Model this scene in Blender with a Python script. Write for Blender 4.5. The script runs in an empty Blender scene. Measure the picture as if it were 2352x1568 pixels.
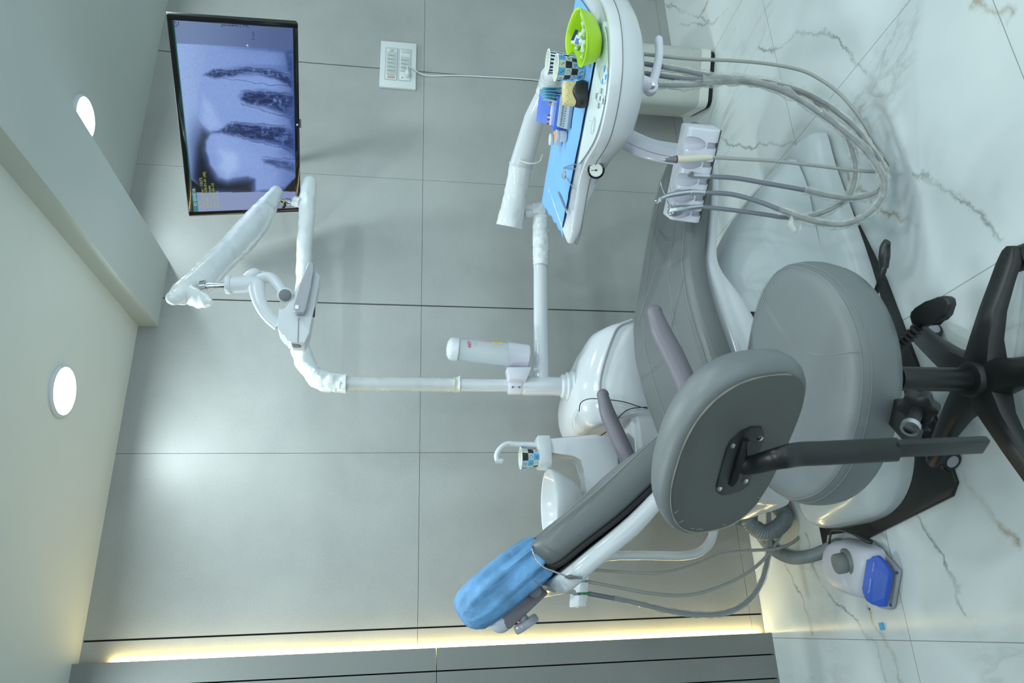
import bpy, bmesh, math, random
import numpy as np
from mathutils import Vector, Matrix, noise
random.seed(7)
S = bpy.context.scene
COL = S.collection
PI = math.pi

# ---------------------------------------------------------------- camera (photo frame is turned on its side)
FPX = 1611.4
YAW, PITCH, ROLL = .389, -.1543, .022
CAM = Vector((-1.2043, -2.579, 1.3173))
def cam_axes():
    cy, sy, cp, sp, cr, sr = math.cos(YAW), math.sin(YAW), math.cos(PITCH), math.sin(PITCH), math.cos(ROLL), math.sin(ROLL)
    F = Vector((sy*cp, cy*cp, sp)); R0 = Vector((cy, -sy, 0)); U0 = R0.cross(F)
    return cr*R0+sr*U0, -sr*R0+cr*U0, F
CR, CU, CF = cam_axes()
cd = bpy.data.cameras.new('camera'); cam = bpy.data.objects.new('camera', cd); COL.objects.link(cam)
X, Y, Z = -CU, CR, -CF
cam.matrix_world = Matrix(((X.x, Y.x, Z.x, CAM.x), (X.y, Y.y, Z.y, CAM.y), (X.z, Y.z, Z.z, CAM.z), (0, 0, 0, 1)))
cd.sensor_width = 36; cd.lens = FPX/2352*36; cd.clip_start = .02
cd.dof.use_dof = True; cd.dof.focus_distance = 2.2; cd.dof.aperture_fstop = 6.3
S.camera = cam
def A(px, py, **k):
    """point of the room seen at photo pixel (px, py) on the plane x=, y= or z="""
    d = CF*FPX + CR*(784-py) - CU*(px-1176)
    (a, v), = k.items(); i = 'xyz'.index(a)
    return CAM + d*((v-CAM[i])/d[i])

# ---------------------------------------------------------------- world, light, exposure
S.view_settings.view_transform = 'Standard'; S.view_settings.look = 'None'
S.view_settings.gamma = 1; S.view_settings.use_curve_mapping = False
S.view_settings.exposure = 0.3
w = bpy.data.worlds.new('world'); S.world = w; w.use_nodes = True
w.node_tree.nodes['Background'].inputs[0].default_value = (.80, .97, 1, 1)
w.node_tree.nodes['Background'].inputs[1].default_value = 1.3
def disk(name, loc, r, e, col=(.84, .98, 1), spread=170):
    l = bpy.data.lights.new(name, 'AREA'); l.shape = 'DISK'; l.size = 2*r; l.energy = e; l.color = col; l.spread = math.radians(spread)
    o = bpy.data.objects.new(name, l); COL.objects.link(o); o.location = loc; return o
# the downlights: two in view, the others of the grid behind the photographer
disk('downlight_lamp', (-.525, -.468, 2.281), .062, 6.5)
disk('downlight_lamp', (.452, -.46, 2.40), .062, 5)
for x, y, e in ((-1.5, -.47, 6), (-.525, -1.75, 4), (-1.6, -1.75, 5), (.5, -1.75, 8), (1.45, -1.75, 7), (-.525, -3.0, 5), (-1.6, -3.0, 5), (1.45, -.46, 3)):
    disk('downlight_lamp', (x, y, 2.28 if x < -.118 else 2.40), .075, e)

# ---------------------------------------------------------------- materials
def lin(c):
    return tuple(((v/255)/12.92 if v/255 <= .04045 else ((v/255+.055)/1.055)**2.4) for v in c)+(1,)
def mat(name, c, rough=.5, metal=0, bump=0, bscale=60, var=0, vscale=4, coat=0, sheen=0, trans=0, alpha=1, emit=None, es=1, spec=.5, sss=0):
    m = bpy.data.materials.new(name); m.use_nodes = True; nt = m.node_tree; p = nt.nodes['Principled BSDF']
    p.inputs['Base Color'].default_value = lin(c); p.inputs['Roughness'].default_value = rough
    p.inputs['Metallic'].default_value = metal; p.inputs['Coat Weight'].default_value = coat
    p.inputs['Transmission Weight'].default_value = trans; p.inputs['Alpha'].default_value = alpha
    p.inputs['Sheen Weight'].default_value = sheen; p.inputs['Specular IOR Level'].default_value = spec
    p.inputs['Subsurface Weight'].default_value = sss; p.inputs['Subsurface Scale'].default_value = .01
    if emit: p.inputs['Emission Color'].default_value = lin(emit); p.inputs['Emission Strength'].default_value = es
    tc = nt.nodes.new('ShaderNodeTexCoord')
    if bump:
        n = nt.nodes.new('ShaderNodeTexNoise'); n.inputs['Scale'].default_value = bscale; n.inputs['Detail'].default_value = 4
        b = nt.nodes.new('ShaderNodeBump'); b.inputs['Strength'].default_value = bump; b.inputs['Distance'].default_value = .005
        nt.links.new(tc.outputs['Object'], n.inputs['Vector']); nt.links.new(n.outputs['Fac'], b.inputs['Height']); nt.links.new(b.outputs['Normal'], p.inputs['Normal'])
    if var:
        n = nt.nodes.new('ShaderNodeTexNoise'); n.inputs['Scale'].default_value = vscale; n.inputs['Detail'].default_value = 5
        r = nt.nodes.new('ShaderNodeValToRGB'); e = r.color_ramp.elements
        e[0].position = .3; e[1].position = .7
        e[0].color = tuple(v*(1-var) for v in lin(c)[:3])+(1,); e[1].color = tuple(min(1, v*(1+var)) for v in lin(c)[:3])+(1,)
        nt.links.new(tc.outputs['Object'], n.inputs['Vector']); nt.links.new(n.outputs['Fac'], r.inputs['Fac']); nt.links.new(r.outputs['Color'], p.inputs['Base Color'])
    return m
M = {}
M['white'] = mat('white gloss plastic', (208, 213, 219), .16, var=.02, vscale=3, coat=.3)
M['white2'] = mat('white satin plastic', (202, 207, 214), .32, var=.02)
M['lavender'] = mat('cool white plastic', (212, 213, 226), .2, coat=.25, var=.015)
M['cover'] = mat('base cover plastic', (200, 209, 213), .18, coat=.35, var=.03, vscale=5)
M['wrap'] = mat('white foam wrap under film', (216, 222, 225), .22, bump=.5, bscale=38, coat=.5, var=.03, vscale=20)
M['leather'] = mat('grey upholstery', (102, 107, 109), .42, bump=.12, bscale=420, var=.04, vscale=3)
M['leather_d'] = mat('grey upholstery side panel', (92, 95, 97), .45, bump=.12, bscale=420, var=.04, vscale=3)
M['stoolpad'] = mat('stool upholstery', (106, 112, 115), .42, bump=.12, bscale=420, var=.04, vscale=3)
M['stoolback'] = mat('stool back panel', (84, 87, 86), .5, bump=.1, bscale=300, var=.05, vscale=6)
M['stitch'] = mat('stitching thread', (138, 143, 144), .8)
M['glue'] = mat('worn glue line', (142, 138, 130), .8)
M['arm'] = mat('mauve grey armrest', (112, 108, 119), .45, var=.03)
M['black'] = mat('black plastic', (27, 29, 30), .42, var=.15, vscale=20)
M['blackp'] = mat('black painted steel', (26, 29, 31), .38, var=.3, vscale=12, bump=.05)
M['dark'] = mat('near black rubber', (16, 17, 18), .6)
M['chrome'] = mat('chrome', (205, 208, 212), .12, metal=1)
M['steel'] = mat('brushed steel', (196, 202, 208), .34, metal=1)
M['grey'] = mat('grey plastic', (112, 117, 122), .4)
M['midgrey'] = mat('mid grey lamp plastic', (152, 154, 164), .3, coat=.2)
M['hose'] = mat('grey silicone hose', (116, 121, 131), .35)
M['hose2'] = mat('pale hose', (160, 163, 160), .4)
M['corr'] = mat('corrugated hose grey', (128, 138, 142), .4)
M['cream'] = mat('cream handpiece', (218, 216, 198), .35)
M['red'] = mat('red ring', (150, 50, 40), .4)
M['lime'] = mat('lime green silicone', (168, 212, 20), .38, var=.03, sss=.1)
M['blue'] = mat('drape blue', (120, 174, 226), .85, bump=.3, bscale=700, var=.03, vscale=9)
M['headcap'] = mat('blue non woven cap', (100, 152, 200), .7, bump=1, bscale=42, var=.28, vscale=16)
M['boxblue'] = mat('blue plastic box', (92, 128, 218), .35)
M['navy'] = mat('navy', (40, 48, 110), .5)
M['teal'] = mat('aqua pouch film', (154, 216, 228), .3)
M['sponge'] = mat('cream sponge', (232, 214, 160), .9, bump=.5, bscale=900)
M['orange'] = mat('orange lid', (222, 152, 84), .45, var=.08, vscale=80)
M['yellow'] = mat('yellow', (226, 196, 60), .5)
M['purple'] = mat('purple', (150, 60, 160), .5)
M['cotton'] = mat('cotton', (214, 226, 216), .9, bump=.3, bscale=900)
M['paper'] = mat('paper white', (226, 232, 226), .6)
M['cupblue'] = mat('cup sky blue', (92, 176, 226), .5)
M['cupgrey'] = mat('cup pale grey', (180, 202, 214), .5)
M['cupcream'] = mat('cup off white', (212, 216, 206), .5)
M['cupblack'] = mat('cup charcoal', (48, 52, 52), .5)
M['ink'] = mat('black print', (25, 30, 32), .6)
M['btn_blue'] = mat('blue button', (60, 150, 232), .3)
M['btn_grey'] = mat('grey button', (120, 128, 134), .35)
M['panel'] = mat('control panel film', (214, 228, 230), .25)
M['seam'] = mat('seam line', (92, 94, 92), .6)
M['magenta'] = mat('magenta print', (190, 20, 90), .5)
M['switch_w'] = mat('switch plate white', (205, 212, 214), .35)
M['switch_g'] = mat('switch rocker', (186, 193, 192), .4)
M['pedal'] = mat('blue pedal', (40, 88, 196), .45)
M['pedalw'] = mat('pedal grey white', (204, 206, 218), .35)
M['pedalg'] = mat('pedal base grey', (160, 166, 172), .4)
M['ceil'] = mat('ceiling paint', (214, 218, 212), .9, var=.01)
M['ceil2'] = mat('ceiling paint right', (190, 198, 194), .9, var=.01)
M['joint'] = mat('dark joint', (18, 19, 19), .7)
M['lampoff'] = mat('downlight diffuser', (255, 255, 255), .5, emit=(236, 248, 255), es=14)
M['led'] = mat('warm led', (255, 240, 190), .5, emit=(255, 226, 150), es=34)
M['clear'] = mat('clear bottle', (226, 236, 242), .15, trans=.3, alpha=.6)
M['film'] = mat('cling film', (226, 230, 222), .12, bump=1.0, bscale=120, alpha=.36, coat=1)
M['bezel'] = mat('gloss black bezel', (10, 11, 14), .12, coat=.5)
def film_material():
    m = M['film']; nt = m.node_tree; p = nt.nodes['Principled BSDF']; lw = nt.nodes.new('ShaderNodeLayerWeight'); lw.inputs[0].default_value = .35
    r = nt.nodes.new('ShaderNodeMapRange'); r.inputs['To Min'].default_value = .17; r.inputs['To Max'].default_value = .75
    nt.links.new(lw.outputs['Facing'], r.inputs['Value']); nt.links.new(r.outputs[0], p.inputs['Alpha'])
film_material()
M['cardboard'] = mat('tape residue', (210, 216, 216), .7)

def wall_material():
    m = bpy.data.materials.new('grey porcelain tile'); m.use_nodes = True; nt = m.node_tree; N = nt.nodes; L = nt.links
    p = N['Principled BSDF']; tc = N.new('ShaderNodeTexCoord')
    n1 = N.new('ShaderNodeTexNoise'); n1.inputs['Scale'].default_value = 2.2; n1.inputs['Detail'].default_value = 7; n1.inputs['Roughness'].default_value = .62
    n2 = N.new('ShaderNodeTexNoise'); n2.inputs['Scale'].default_value = 160; n2.inputs['Detail'].default_value = 3
    L.new(tc.outputs['Object'], n1.inputs['Vector']); L.new(tc.outputs['Object'], n2.inputs['Vector'])
    r = N.new('ShaderNodeValToRGB'); e = r.color_ramp.elements; e[0].position = .3; e[1].position = .72
    e[0].color = lin((148, 151, 150)); e[1].color = lin((165, 168, 166))
    L.new(n1.outputs['Fac'], r.inputs['Fac'])
    mx = N.new('ShaderNodeMix'); mx.data_type = 'RGBA'; mx.blend_type = 'OVERLAY'; mx.inputs['Factor'].default_value = .10
    L.new(r.outputs['Color'], mx.inputs['A']); L.new(n2.outputs['Fac'], mx.inputs['B']); L.new(mx.outputs['Result'], p.inputs['Base Color'])
    b = N.new('ShaderNodeBump'); b.inputs['Strength'].default_value = .05; b.inputs['Distance'].default_value = .002
    L.new(n2.outputs['Fac'], b.inputs['Height']); L.new(b.outputs['Normal'], p.inputs['Normal'])
    p.inputs['Roughness'].default_value = .40
    return m
M['tile'] = wall_material()
M['clad'] = mat('grey cladding panel', (124, 128, 126), .45, bump=.15, bscale=500, var=.03)

def floor_material():
    m = bpy.data.materials.new('white marble tile'); m.use_nodes = True; nt = m.node_tree; N = nt.nodes; L = nt.links
    p = N['Principled BSDF']; tc = N.new('ShaderNodeTexCoord')
    def math_(op, a, b=None, c=None):
        n = N.new('ShaderNodeMath'); n.operation = op
        for i, v in enumerate((a, b, c)):
            if v is None: continue
            if isinstance(v, (int, float)): n.inputs[i].default_value = v
            else: L.new(v, n.inputs[i])
        return n.outputs[0]
    def mp(rot, sc, loc=(0, 0, 0)):
        q = N.new('ShaderNodeMapping'); q.inputs['Rotation'].default_value[2] = rot; q.inputs['Scale'].default_value = sc; q.inputs['Location'].default_value = loc
        L.new(tc.outputs['Object'], q.inputs['Vector']); return q.outputs[0]
    def noise_(v, sc, det, ro=.55, dis=0):
        n = N.new('ShaderNodeTexNoise'); n.inputs['Scale'].default_value = sc; n.inputs['Detail'].default_value = det
        n.inputs['Roughness'].default_value = ro; n.inputs['Distortion'].default_value = dis; L.new(v, n.inputs['Vector']); return n.outputs['Fac']
    def vein(v, sc, wdt, det=6, ro=.6, dis=.6):
        f = noise_(v, sc, det, ro, dis); d = math_('ABSOLUTE', math_('SUBTRACT', f, .5))
        return math_('MAXIMUM', math_('SUBTRACT', 1, math_('DIVIDE', d, wdt)), 0)
    v1 = mp(.5, (1, .45, 1), (.3, .1, 0)); v2 = mp(-.9, (1, .6, 1), (2.1, 1.4, 0))
    mask = math_('MULTIPLY', math_('MAXIMUM', math_('SUBTRACT', noise_(tc.outputs['Object'], 1.7, 2), .50), 0), 7)
    mask = math_('MINIMUM', mask, 1)
    mask = math_('MULTIPLY', mask, .5)
    a = math_('MULTIPLY', vein(v1, 1.5, .014), mask)
    b = math_('MULTIPLY', vein(v2, 2.6, .009), mask)
    halo = math_('MULTIPLY', vein(v1, 1.5, .06), mask)
    brown = math_('MULTIPLY', vein(mp(.62, (1, .4, 1), (.33, .12, 0)), 1.5, .02), mask)
    cloud = noise_(tc.outputs['Object'], 1.1, 4)
    base = N.new('ShaderNodeValToRGB'); e = base.color_ramp.elements; e[0].position = .35; e[0].color = lin((204, 212, 215)); e[1].position = .65; e[1].color = lin((220, 227, 228))
    L.new(cloud, base.inputs['Fac'])
    def mixc(prev, col, fac):
        mx = N.new('ShaderNodeMix'); mx.data_type = 'RGBA'; L.new(prev, mx.inputs['A']); mx.inputs['B'].default_value = lin(col); L.new(fac, mx.inputs['Factor']); return mx.outputs['Result']
    c = mixc(base.outputs['Color'], (168, 178, 178), math_('MULTIPLY', halo, .45))
    c = mixc(c, (150, 136, 112), math_('MULTIPLY', brown, .5))
    c = mixc(c, (112, 120, 118), math_('MULTIPLY', a, .75))
    c = mixc(c, (130, 138, 138), math_('MULTIPLY', b, .5))
    sx = N.new('ShaderNodeSeparateXYZ'); L.new(tc.outputs['Object'], sx.inputs[0])
    def joint(ax, off):
        q = math_('PINGPONG', math_('SUBTRACT', ax, off), .395)   # 0 at joints every .79
        return math_('LESS_THAN', q, .0011)
    j = math_('MAXIMUM', joint(sx.outputs[0], 1.09-.79*4), joint(sx.outputs[1], -.78-.79*8))
    c = mixc(c, (120, 124, 120), math_('MULTIPLY', j, .8))
    # the larger veins, each a wandering line across the slabs
    nz = N.new('ShaderNodeTexNoise'); nz.inputs['Scale'].default_value = 9; nz.inputs['Detail'].default_value = 6; nz.inputs['Roughness'].default_value = .65
    L.new(tc.outputs['Object'], nz.inputs['Vector'])
    def vm(op, a, b_=None, sc=None):
        n = N.new('ShaderNodeVectorMath'); n.operation = op
        for i, v in enumerate((a, b_)):
            if v is None: continue
            if isinstance(v, (tuple, Vector)): n.inputs[i].default_value = tuple(v)
            else: L.new(v, n.inputs[i])
        if sc is not None: L.new(sc, n.inputs['Scale'])
        return n
    off = vm('SUBTRACT', nz.outputs['Color'], (.5, .5, .5)); sc_ = N.new('ShaderNodeVectorMath'); sc_.operation = 'MULTIPLY'; L.new(off.outputs[0], sc_.inputs[0]); sc_.inputs[1].default_value = (.11, .11, 0)
    P_ = vm('ADD', tc.outputs['Object'], sc_.outputs[0]).outputs[0]
    def veins(lines, wdt):
        best = None
        for ln in lines:
            q = [A(u, v, z=0) for u, v in ln]
            for a_, b_ in zip(q[:-1], q[1:]):
                e_ = b_-a_; pa = vm('SUBTRACT', P_, a_).outputs[0]; t_ = math_('MULTIPLY', vm('DOT_PRODUCT', pa, e_/e_.length_squared).outputs['Value'], 1.0); t_.node.use_clamp = True
                pr = vm('SCALE', e_, None, t_).outputs[0]; d_ = vm('LENGTH', vm('SUBTRACT', pa, pr).outputs[0]).outputs['Value']
                best = d_ if best is None else math_('MINIMUM', best, d_)
        f_ = math_('MAXIMUM', math_('SUBTRACT', 1, math_('DIVIDE', best, wdt)), 0)
        return math_('MULTIPLY', f_, f_)
    mod = math_('MINIMUM', math_('MULTIPLY', math_('MAXIMUM', math_('SUBTRACT', noise_(tc.outputs['Object'], 5, 3), .33), 0), 4), 1)
    greys = [[(2105, 1195), (2150, 1265), (2200, 1345), (2215, 1410)], [(1850, 1225), (1885, 1345), (1960, 1410), (2010, 1490), (2040, 1568)], [(1800, 1290), (1838, 1365), (1862, 1440)],
             [(1650, 315), (1710, 345), (1760, 328), (1860, 332), (1915, 362), (1960, 420)], [(1745, 112), (1790, 110), (1825, 84), (1870, 75), (1925, 92), (1955, 140), (1985, 170)], [(1528, 8), (1585, 32), (1640, 52), (1675, 20)], [(1560, 55), (1590, 62), (1640, 50)], [(2100, 400), (2200, 460), (2300, 540)]]
    browns = [[(2190, 1065), (2235, 1140), (2300, 1200), (2352, 1240)], [(2205, 1090), (2260, 1175), (2340, 1225)], [(1990, 1395), (2012, 1445), (2050, 1500), (2075, 1568)], [(1905, 350), (1960, 415), (2005, 470), (2060, 500), (2110, 512)], [(1625, 5), (1605, 40)], [(2240, 0), (2330, 40)]]
    gm, bm_ = veins(greys, .011), veins(browns, .016)
    c = mixc(c, (118, 130, 124), math_('MULTIPLY', math_('MULTIPLY', gm, mod), .85))
    c = mixc(c, (148, 134, 104), math_('MULTIPLY', math_('MULTIPLY', bm_, mod), .9))
    L.new(c, p.inputs['Base Color']); p.inputs['Roughness'].default_value = .13
    return m
M['floor'] = floor_material()

def perforated():
    m = bpy.data.materials.new('perforated white metal'); m.use_nodes = True; nt = m.node_tree; N = nt.nodes; L = nt.links
    p = N['Principled BSDF']; uv = N.new('ShaderNodeUVMap')
    mp = N.new('ShaderNodeMapping'); mp.inputs['Scale'].default_value = (215, 215, 1); mp.inputs['Rotation'].default_value[2] = PI/4; L.new(uv.outputs[0], mp.inputs['Vector'])
    fr = N.new('ShaderNodeVectorMath'); fr.operation = 'FRACTION'; L.new(mp.outputs[0], fr.inputs[0])
    sb = N.new('ShaderNodeVectorMath'); sb.operation = 'SUBTRACT'; sb.inputs[1].default_value = (.5, .5, 0); L.new(fr.outputs[0], sb.inputs[0])
    ln = N.new('ShaderNodeVectorMath'); ln.operation = 'LENGTH'; L.new(sb.outputs[0], ln.inputs[0])
    lt = N.new('ShaderNodeMath'); lt.operation = 'LESS_THAN'; lt.inputs[1].default_value = .33; L.new(ln.outputs['Value'], lt.inputs[0])
    s = N.new('ShaderNodeSeparateXYZ'); L.new(uv.outputs[0], s.inputs[0])
    g = N.new('ShaderNodeMath'); g.operation = 'GREATER_THAN'; g.inputs[1].default_value = .042; L.new(s.outputs[1], g.inputs[0])
    mu = N.new('ShaderNodeMath'); mu.operation = 'MULTIPLY'; L.new(lt.outputs[0], mu.inputs[0]); L.new(g.outputs[0], mu.inputs[1])
    mx = N.new('ShaderNodeMix'); mx.data_type = 'RGBA'; mx.inputs['A'].default_value = lin((214, 220, 214)); mx.inputs['B'].default_value = lin((70, 76, 74))
    L.new(mu.outputs[0], mx.inputs['Factor']); L.new(mx.outputs['Result'], p.inputs['Base Color']); p.inputs['Roughness'].default_value = .4
    return m
M['perf'] = perforated()
def screen_material():
    m = bpy.data.materials.new('lit screen'); m.use_nodes = True; nt = m.node_tree; N = nt.nodes; L = nt.links
    p = N['Principled BSDF']; a = N.new('ShaderNodeVertexColor'); a.layer_name = 'pic'
    p.inputs['Base Color'].default_value = (.01, .01, .012, 1); p.inputs['Roughness'].default_value = .25
    L.new(a.outputs['Color'], p.inputs['Emission Color']); p.inputs['Emission Strength'].default_value = .62
    return m
M['screen'] = screen_material()

# ---------------------------------------------------------------- object helpers
def root(name, label, cat, loc, group=None, kind=None):
    o = bpy.data.objects.new(name, None); COL.objects.link(o); o.location = loc; o.empty_display_size = .05
    tag(o, label, cat, group, kind); return o
def tag(o, label=None, cat=None, group=None, kind=None):
    if label: o['label'] = label
    if cat: o['category'] = cat
    if group: o['group'] = group
    if kind: o['kind'] = kind
    return o
def wloc(o):
    v = Vector((0, 0, 0))
    while o: v += o.location; o = o.parent
    return v
def obj(name, bm, m, parent=None, loc=None, label=None, sharp=38, sub=0, solid=0):
    """bm is in room coordinates; the object's origin goes to loc (or to its own middle)"""
    me = bpy.data.meshes.new(name)
    bmesh.ops.recalc_face_normals(bm, faces=bm.faces[:])
    if loc is None:
        if bm.verts:
            lo = Vector([min(v.co[i] for v in bm.verts) for i in range(3)]); hi = Vector([max(v.co[i] for v in bm.verts) for i in range(3)])
            loc = (lo+hi)/2
            if parent is None: loc.z = lo.z
        else: loc = Vector((0, 0, 0))
    loc = Vector(loc)
    bmesh.ops.translate(bm, verts=bm.verts[:], vec=-loc)
    bm.to_mesh(me); bm.free(); me.shade_smooth(); me.set_sharp_from_angle(angle=math.radians(sharp))
    for x in (m if isinstance(m, (list, tuple)) else [m]): me.materials.append(M[x] if isinstance(x, str) else x)
    o = bpy.data.objects.new(name, me); COL.objects.link(o)
    o.location = loc - (wloc(parent) if parent else Vector((0, 0, 0)))
    if parent: o.parent = parent
    if label: o['label'] = label
    if solid:
        md = o.modifiers.new('solid', 'SOLIDIFY'); md.thickness = solid; md.offset = 0
    if sub:
        md = o.modifiers.new('sub', 'SUBSURF'); md.levels = md.render_levels = sub
    return o
def thing(name, bm, m, label, cat, group=None, kind=None, **k):
    return tag(obj(name, bm, m, **k), label, cat, group, kind)
def struct(name, bm, m, **k):
    return tag(obj(name, bm, m, **k), kind='structure')
def B(): return bmesh.new()
def frame(d):
    d = Vector(d).normalized(); a = Vector((0, 0, 1)) if abs(d.z) < .9 else Vector((1, 0, 0))
    x = d.cross(a).normalized(); return x, x.cross(d).normalized(), d
def bevel(bm, geom_faces, w, seg=2):
    ed = list({e for f in geom_faces for e in f.edges})
    bmesh.ops.bevel(bm, geom=ed, offset=w, segments=seg, affect='EDGES', profile=.6, clamp_overlap=True)
def box(bm, c, s, ex=(1, 0, 0), ez=(0, 0, 1), bev=0, seg=2, mi=0):
    ex = Vector(ex).normalized(); ez = Vector(ez).normalized(); ey = ez.cross(ex).normalized(); ez = ex.cross(ey)
    c = Vector(c); vs = []
    for k in (-1, 1):
        for i, j in ((-1, -1), (1, -1), (1, 1), (-1, 1)): vs.append(bm.verts.new(c+ex*(i*s[0]/2)+ey*(j*s[1]/2)+ez*(k*s[2]/2)))
    fs = [bm.faces.new([vs[i] for i in q]) for q in ((3, 2, 1, 0), (4, 5, 6, 7), (0, 1, 5, 4), (1, 2, 6, 5), (2, 3, 7, 6), (3, 0, 4, 7))]
    for f in fs: f.material_index = mi
    if bev: bevel(bm, fs, bev, seg)
    return bm
def loft(bm, rings, cap=True, closed=False, mi=0):
    vr = [[bm.verts.new(p) for p in r] for r in rings]; n = len(vr[0]); fs = []
    pairs = list(zip(vr[:-1], vr[1:])) + ([(vr[-1], vr[0])] if closed else [])
    for a, b in pairs:
        for i in range(n): fs.append(bm.faces.new((a[i], a[(i+1) % n], b[(i+1) % n], b[i])))
    if cap and not closed: fs.append(bm.faces.new(vr[0][::-1])); fs.append(bm.faces.new(vr[-1]))
    for f in fs: f.material_index = mi
    return bm
def cat(pts, k=6):
    """smooth path through points"""
    P = [Vector(p) for p in pts]
    if len(P) < 3: return P
    Q = [2*P[0]-P[1]]+P+[2*P[-1]-P[-2]]; out = []
    for i in range(1, len(Q)-2):
        a, b, c, d = Q[i-1:i+3]
        for j in range(k):
            t = j/k; out.append(.5*((2*b)+(c-a)*t+(2*a-5*b+4*c-d)*t*t+(3*b-a-3*c+d)*t**3))
    out.append(P[-1]); return out
def tube(bm, pts, r, n=12, smooth=0, sec=None, up=None, cap=True, jit=0, mi=0):
    """sweep; r number, list per control point or function(t); sec=(a,b) flattens the section"""
    m0 = len(pts); P = cat(pts, smooth) if smooth else [Vector(p) for p in pts]
    m = len(P); rings = []; prev = None
    for i, p in enumerate(P):
        d = (P[min(i+1, m-1)]-P[max(i-1, 0)]).normalized(); t = i/(m-1)
        if prev is None:
            if up: x = (Vector(up)-d*d.dot(Vector(up))).normalized()
            else: x = frame(d)[0]
        else: x = (prev-d*prev.dot(d)).normalized()
        prev = x; y = d.cross(x)
        if callable(r): rr = r(t)
        elif isinstance(r, (list, tuple)):
            f = t*(len(r)-1); k = min(int(f), len(r)-2); rr = r[k]+(r[k+1]-r[k])*(f-k)
        else: rr = r
        a, b = sec if sec else (1, 1); ring = []
        for q in range(n):
            th = 2*PI*q/n; v = x*math.cos(th)*a+y*math.sin(th)*b
            s = rr
            if jit: s = rr*(1+jit*noise.noise((p+v*rr)*38)+jit*.6*noise.noise((p+v*rr)*95))
            ring.append(p+v*s)
        rings.append(ring)
    return loft(bm, rings, cap, mi=mi)
def cyl(bm, p0, p1, r0, r1=None, n=28, bev=0, mi=0):
    r1 = r0 if r1 is None else r1; p0 = Vector(p0); p1 = Vector(p1); x, y, d = frame(p1-p0)
    def ring(p, r): return [p+(x*math.cos(2*PI*i/n)+y*math.sin(2*PI*i/n))*r for i in range(n)]
    if bev:
        R = [ring(p0, r0-bev), ring(p0+d*bev*.3, r0-bev*.3), ring(p0+d*bev, r0), ring(p1-d*bev, r1), ring(p1-d*bev*.3, r1-bev*.3), ring(p1, r1-bev)]
    else: R = [ring(p0, r0), ring(p1, r1)]
    return loft(bm, R, mi=mi)
def lathe(bm, o, axis, prof, n=32, cap=True, sx=1, sy=1, xdir=None, mi=0):
    o = Vector(o); x, y, d = frame(axis)
    if xdir: x = Vector(xdir); x = (x-d*x.dot(d)).normalized(); y = d.cross(x)
    return loft(bm, [[o+d*h+(x*math.cos(2*PI*i/n)*sx+y*math.sin(2*PI*i/n)*sy)*max(r, 1e-5) for i in range(n)] for r, h in prof], cap, mi=mi)
def ball(bm, c, r, n=16, m=10, sc=(1, 1, 1), mi=0):
    c = Vector(c); R = []
    for j in range(1, m):
        a = PI*j/m-PI/2
        R.append([c+Vector((r*math.cos(a)*math.cos(2*PI*i/n)*sc[0], r*math.cos(a)*math.sin(2*PI*i/n)*sc[1], r*math.sin(a)*sc[2])) for i in range(n)])
    return loft(bm, R, mi=mi)
def prism(bm, poly, vec, bev=0, seg=2, mi=0):
    vec = Vector(vec); a = [bm.verts.new(p) for p in poly]; b = [bm.verts.new(Vector(p)+vec) for p in poly]; n = len(poly)
    fs = [bm.faces.new(a[::-1]), bm.faces.new(b)]+[bm.faces.new((a[i], a[(i+1) % n], b[(i+1) % n], b[i])) for i in range(n)]
    for f in fs: f.material_index = mi
    if bev: bevel(bm, fs, bev, seg)
    return bm
def sup(t, e):
    c, s = math.cos(t), math.sin(t)
    return math.copysign(abs(c)**(2/e), c), math.copysign(abs(s)**(2/e), s)
def text(bm, s, o, ex, ey, size, ext=.0003, align='LEFT', bold=0, mi=0):
    """o is the left foot of the line; ex reading direction, ey up"""
    cu = bpy.data.curves.new('t', 'FONT'); cu.body = s; cu.size = size; cu.align_x = align; cu.offset = bold; cu.resolution_u = 2
    ob = bpy.data.objects.new('t', cu); COL.objects.link(ob)
    me = bpy.data.meshes.new_from_object(ob.evaluated_get(bpy.context.evaluated_depsgraph_get()))
    bpy.data.objects.remove(ob); ex = Vector(ex).normalized(); ey = Vector(ey).normalized(); nz = ex.cross(ey); o = Vector(o)
    vs = [bm.verts.new(o+ex*v.co.x+ey*v.co.y+nz*ext) for v in me.vertices]
    for p in me.polygons:
        try: f = bm.faces.new([vs[i] for i in p.vertices]); f.material_index = mi
        except ValueError: pass
    return bm
def boolean(o, cutters):
    """cut away closed meshes from object o and bake the result"""
    for c in cutters:
        cm = bpy.data.meshes.new('cut'); bmesh.ops.recalc_face_normals(c, faces=c.faces[:]); c.to_mesh(cm); c.free()
        co = bpy.data.objects.new('cut', cm); COL.objects.link(co)
        md = o.modifiers.new('b', 'BOOLEAN'); md.object = co; md.operation = 'DIFFERENCE'; md.solver = 'EXACT'
        bpy.context.view_layer.update()
        me = bpy.data.meshes.new_from_object(o.evaluated_get(bpy.context.evaluated_depsgraph_get()))
        o.modifiers.remove(md); me.name = o.name; o.data = me; bpy.data.objects.remove(co)
    o.data.shade_smooth(); o.data.set_sharp_from_angle(angle=math.radians(35))
V = Vector

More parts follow.
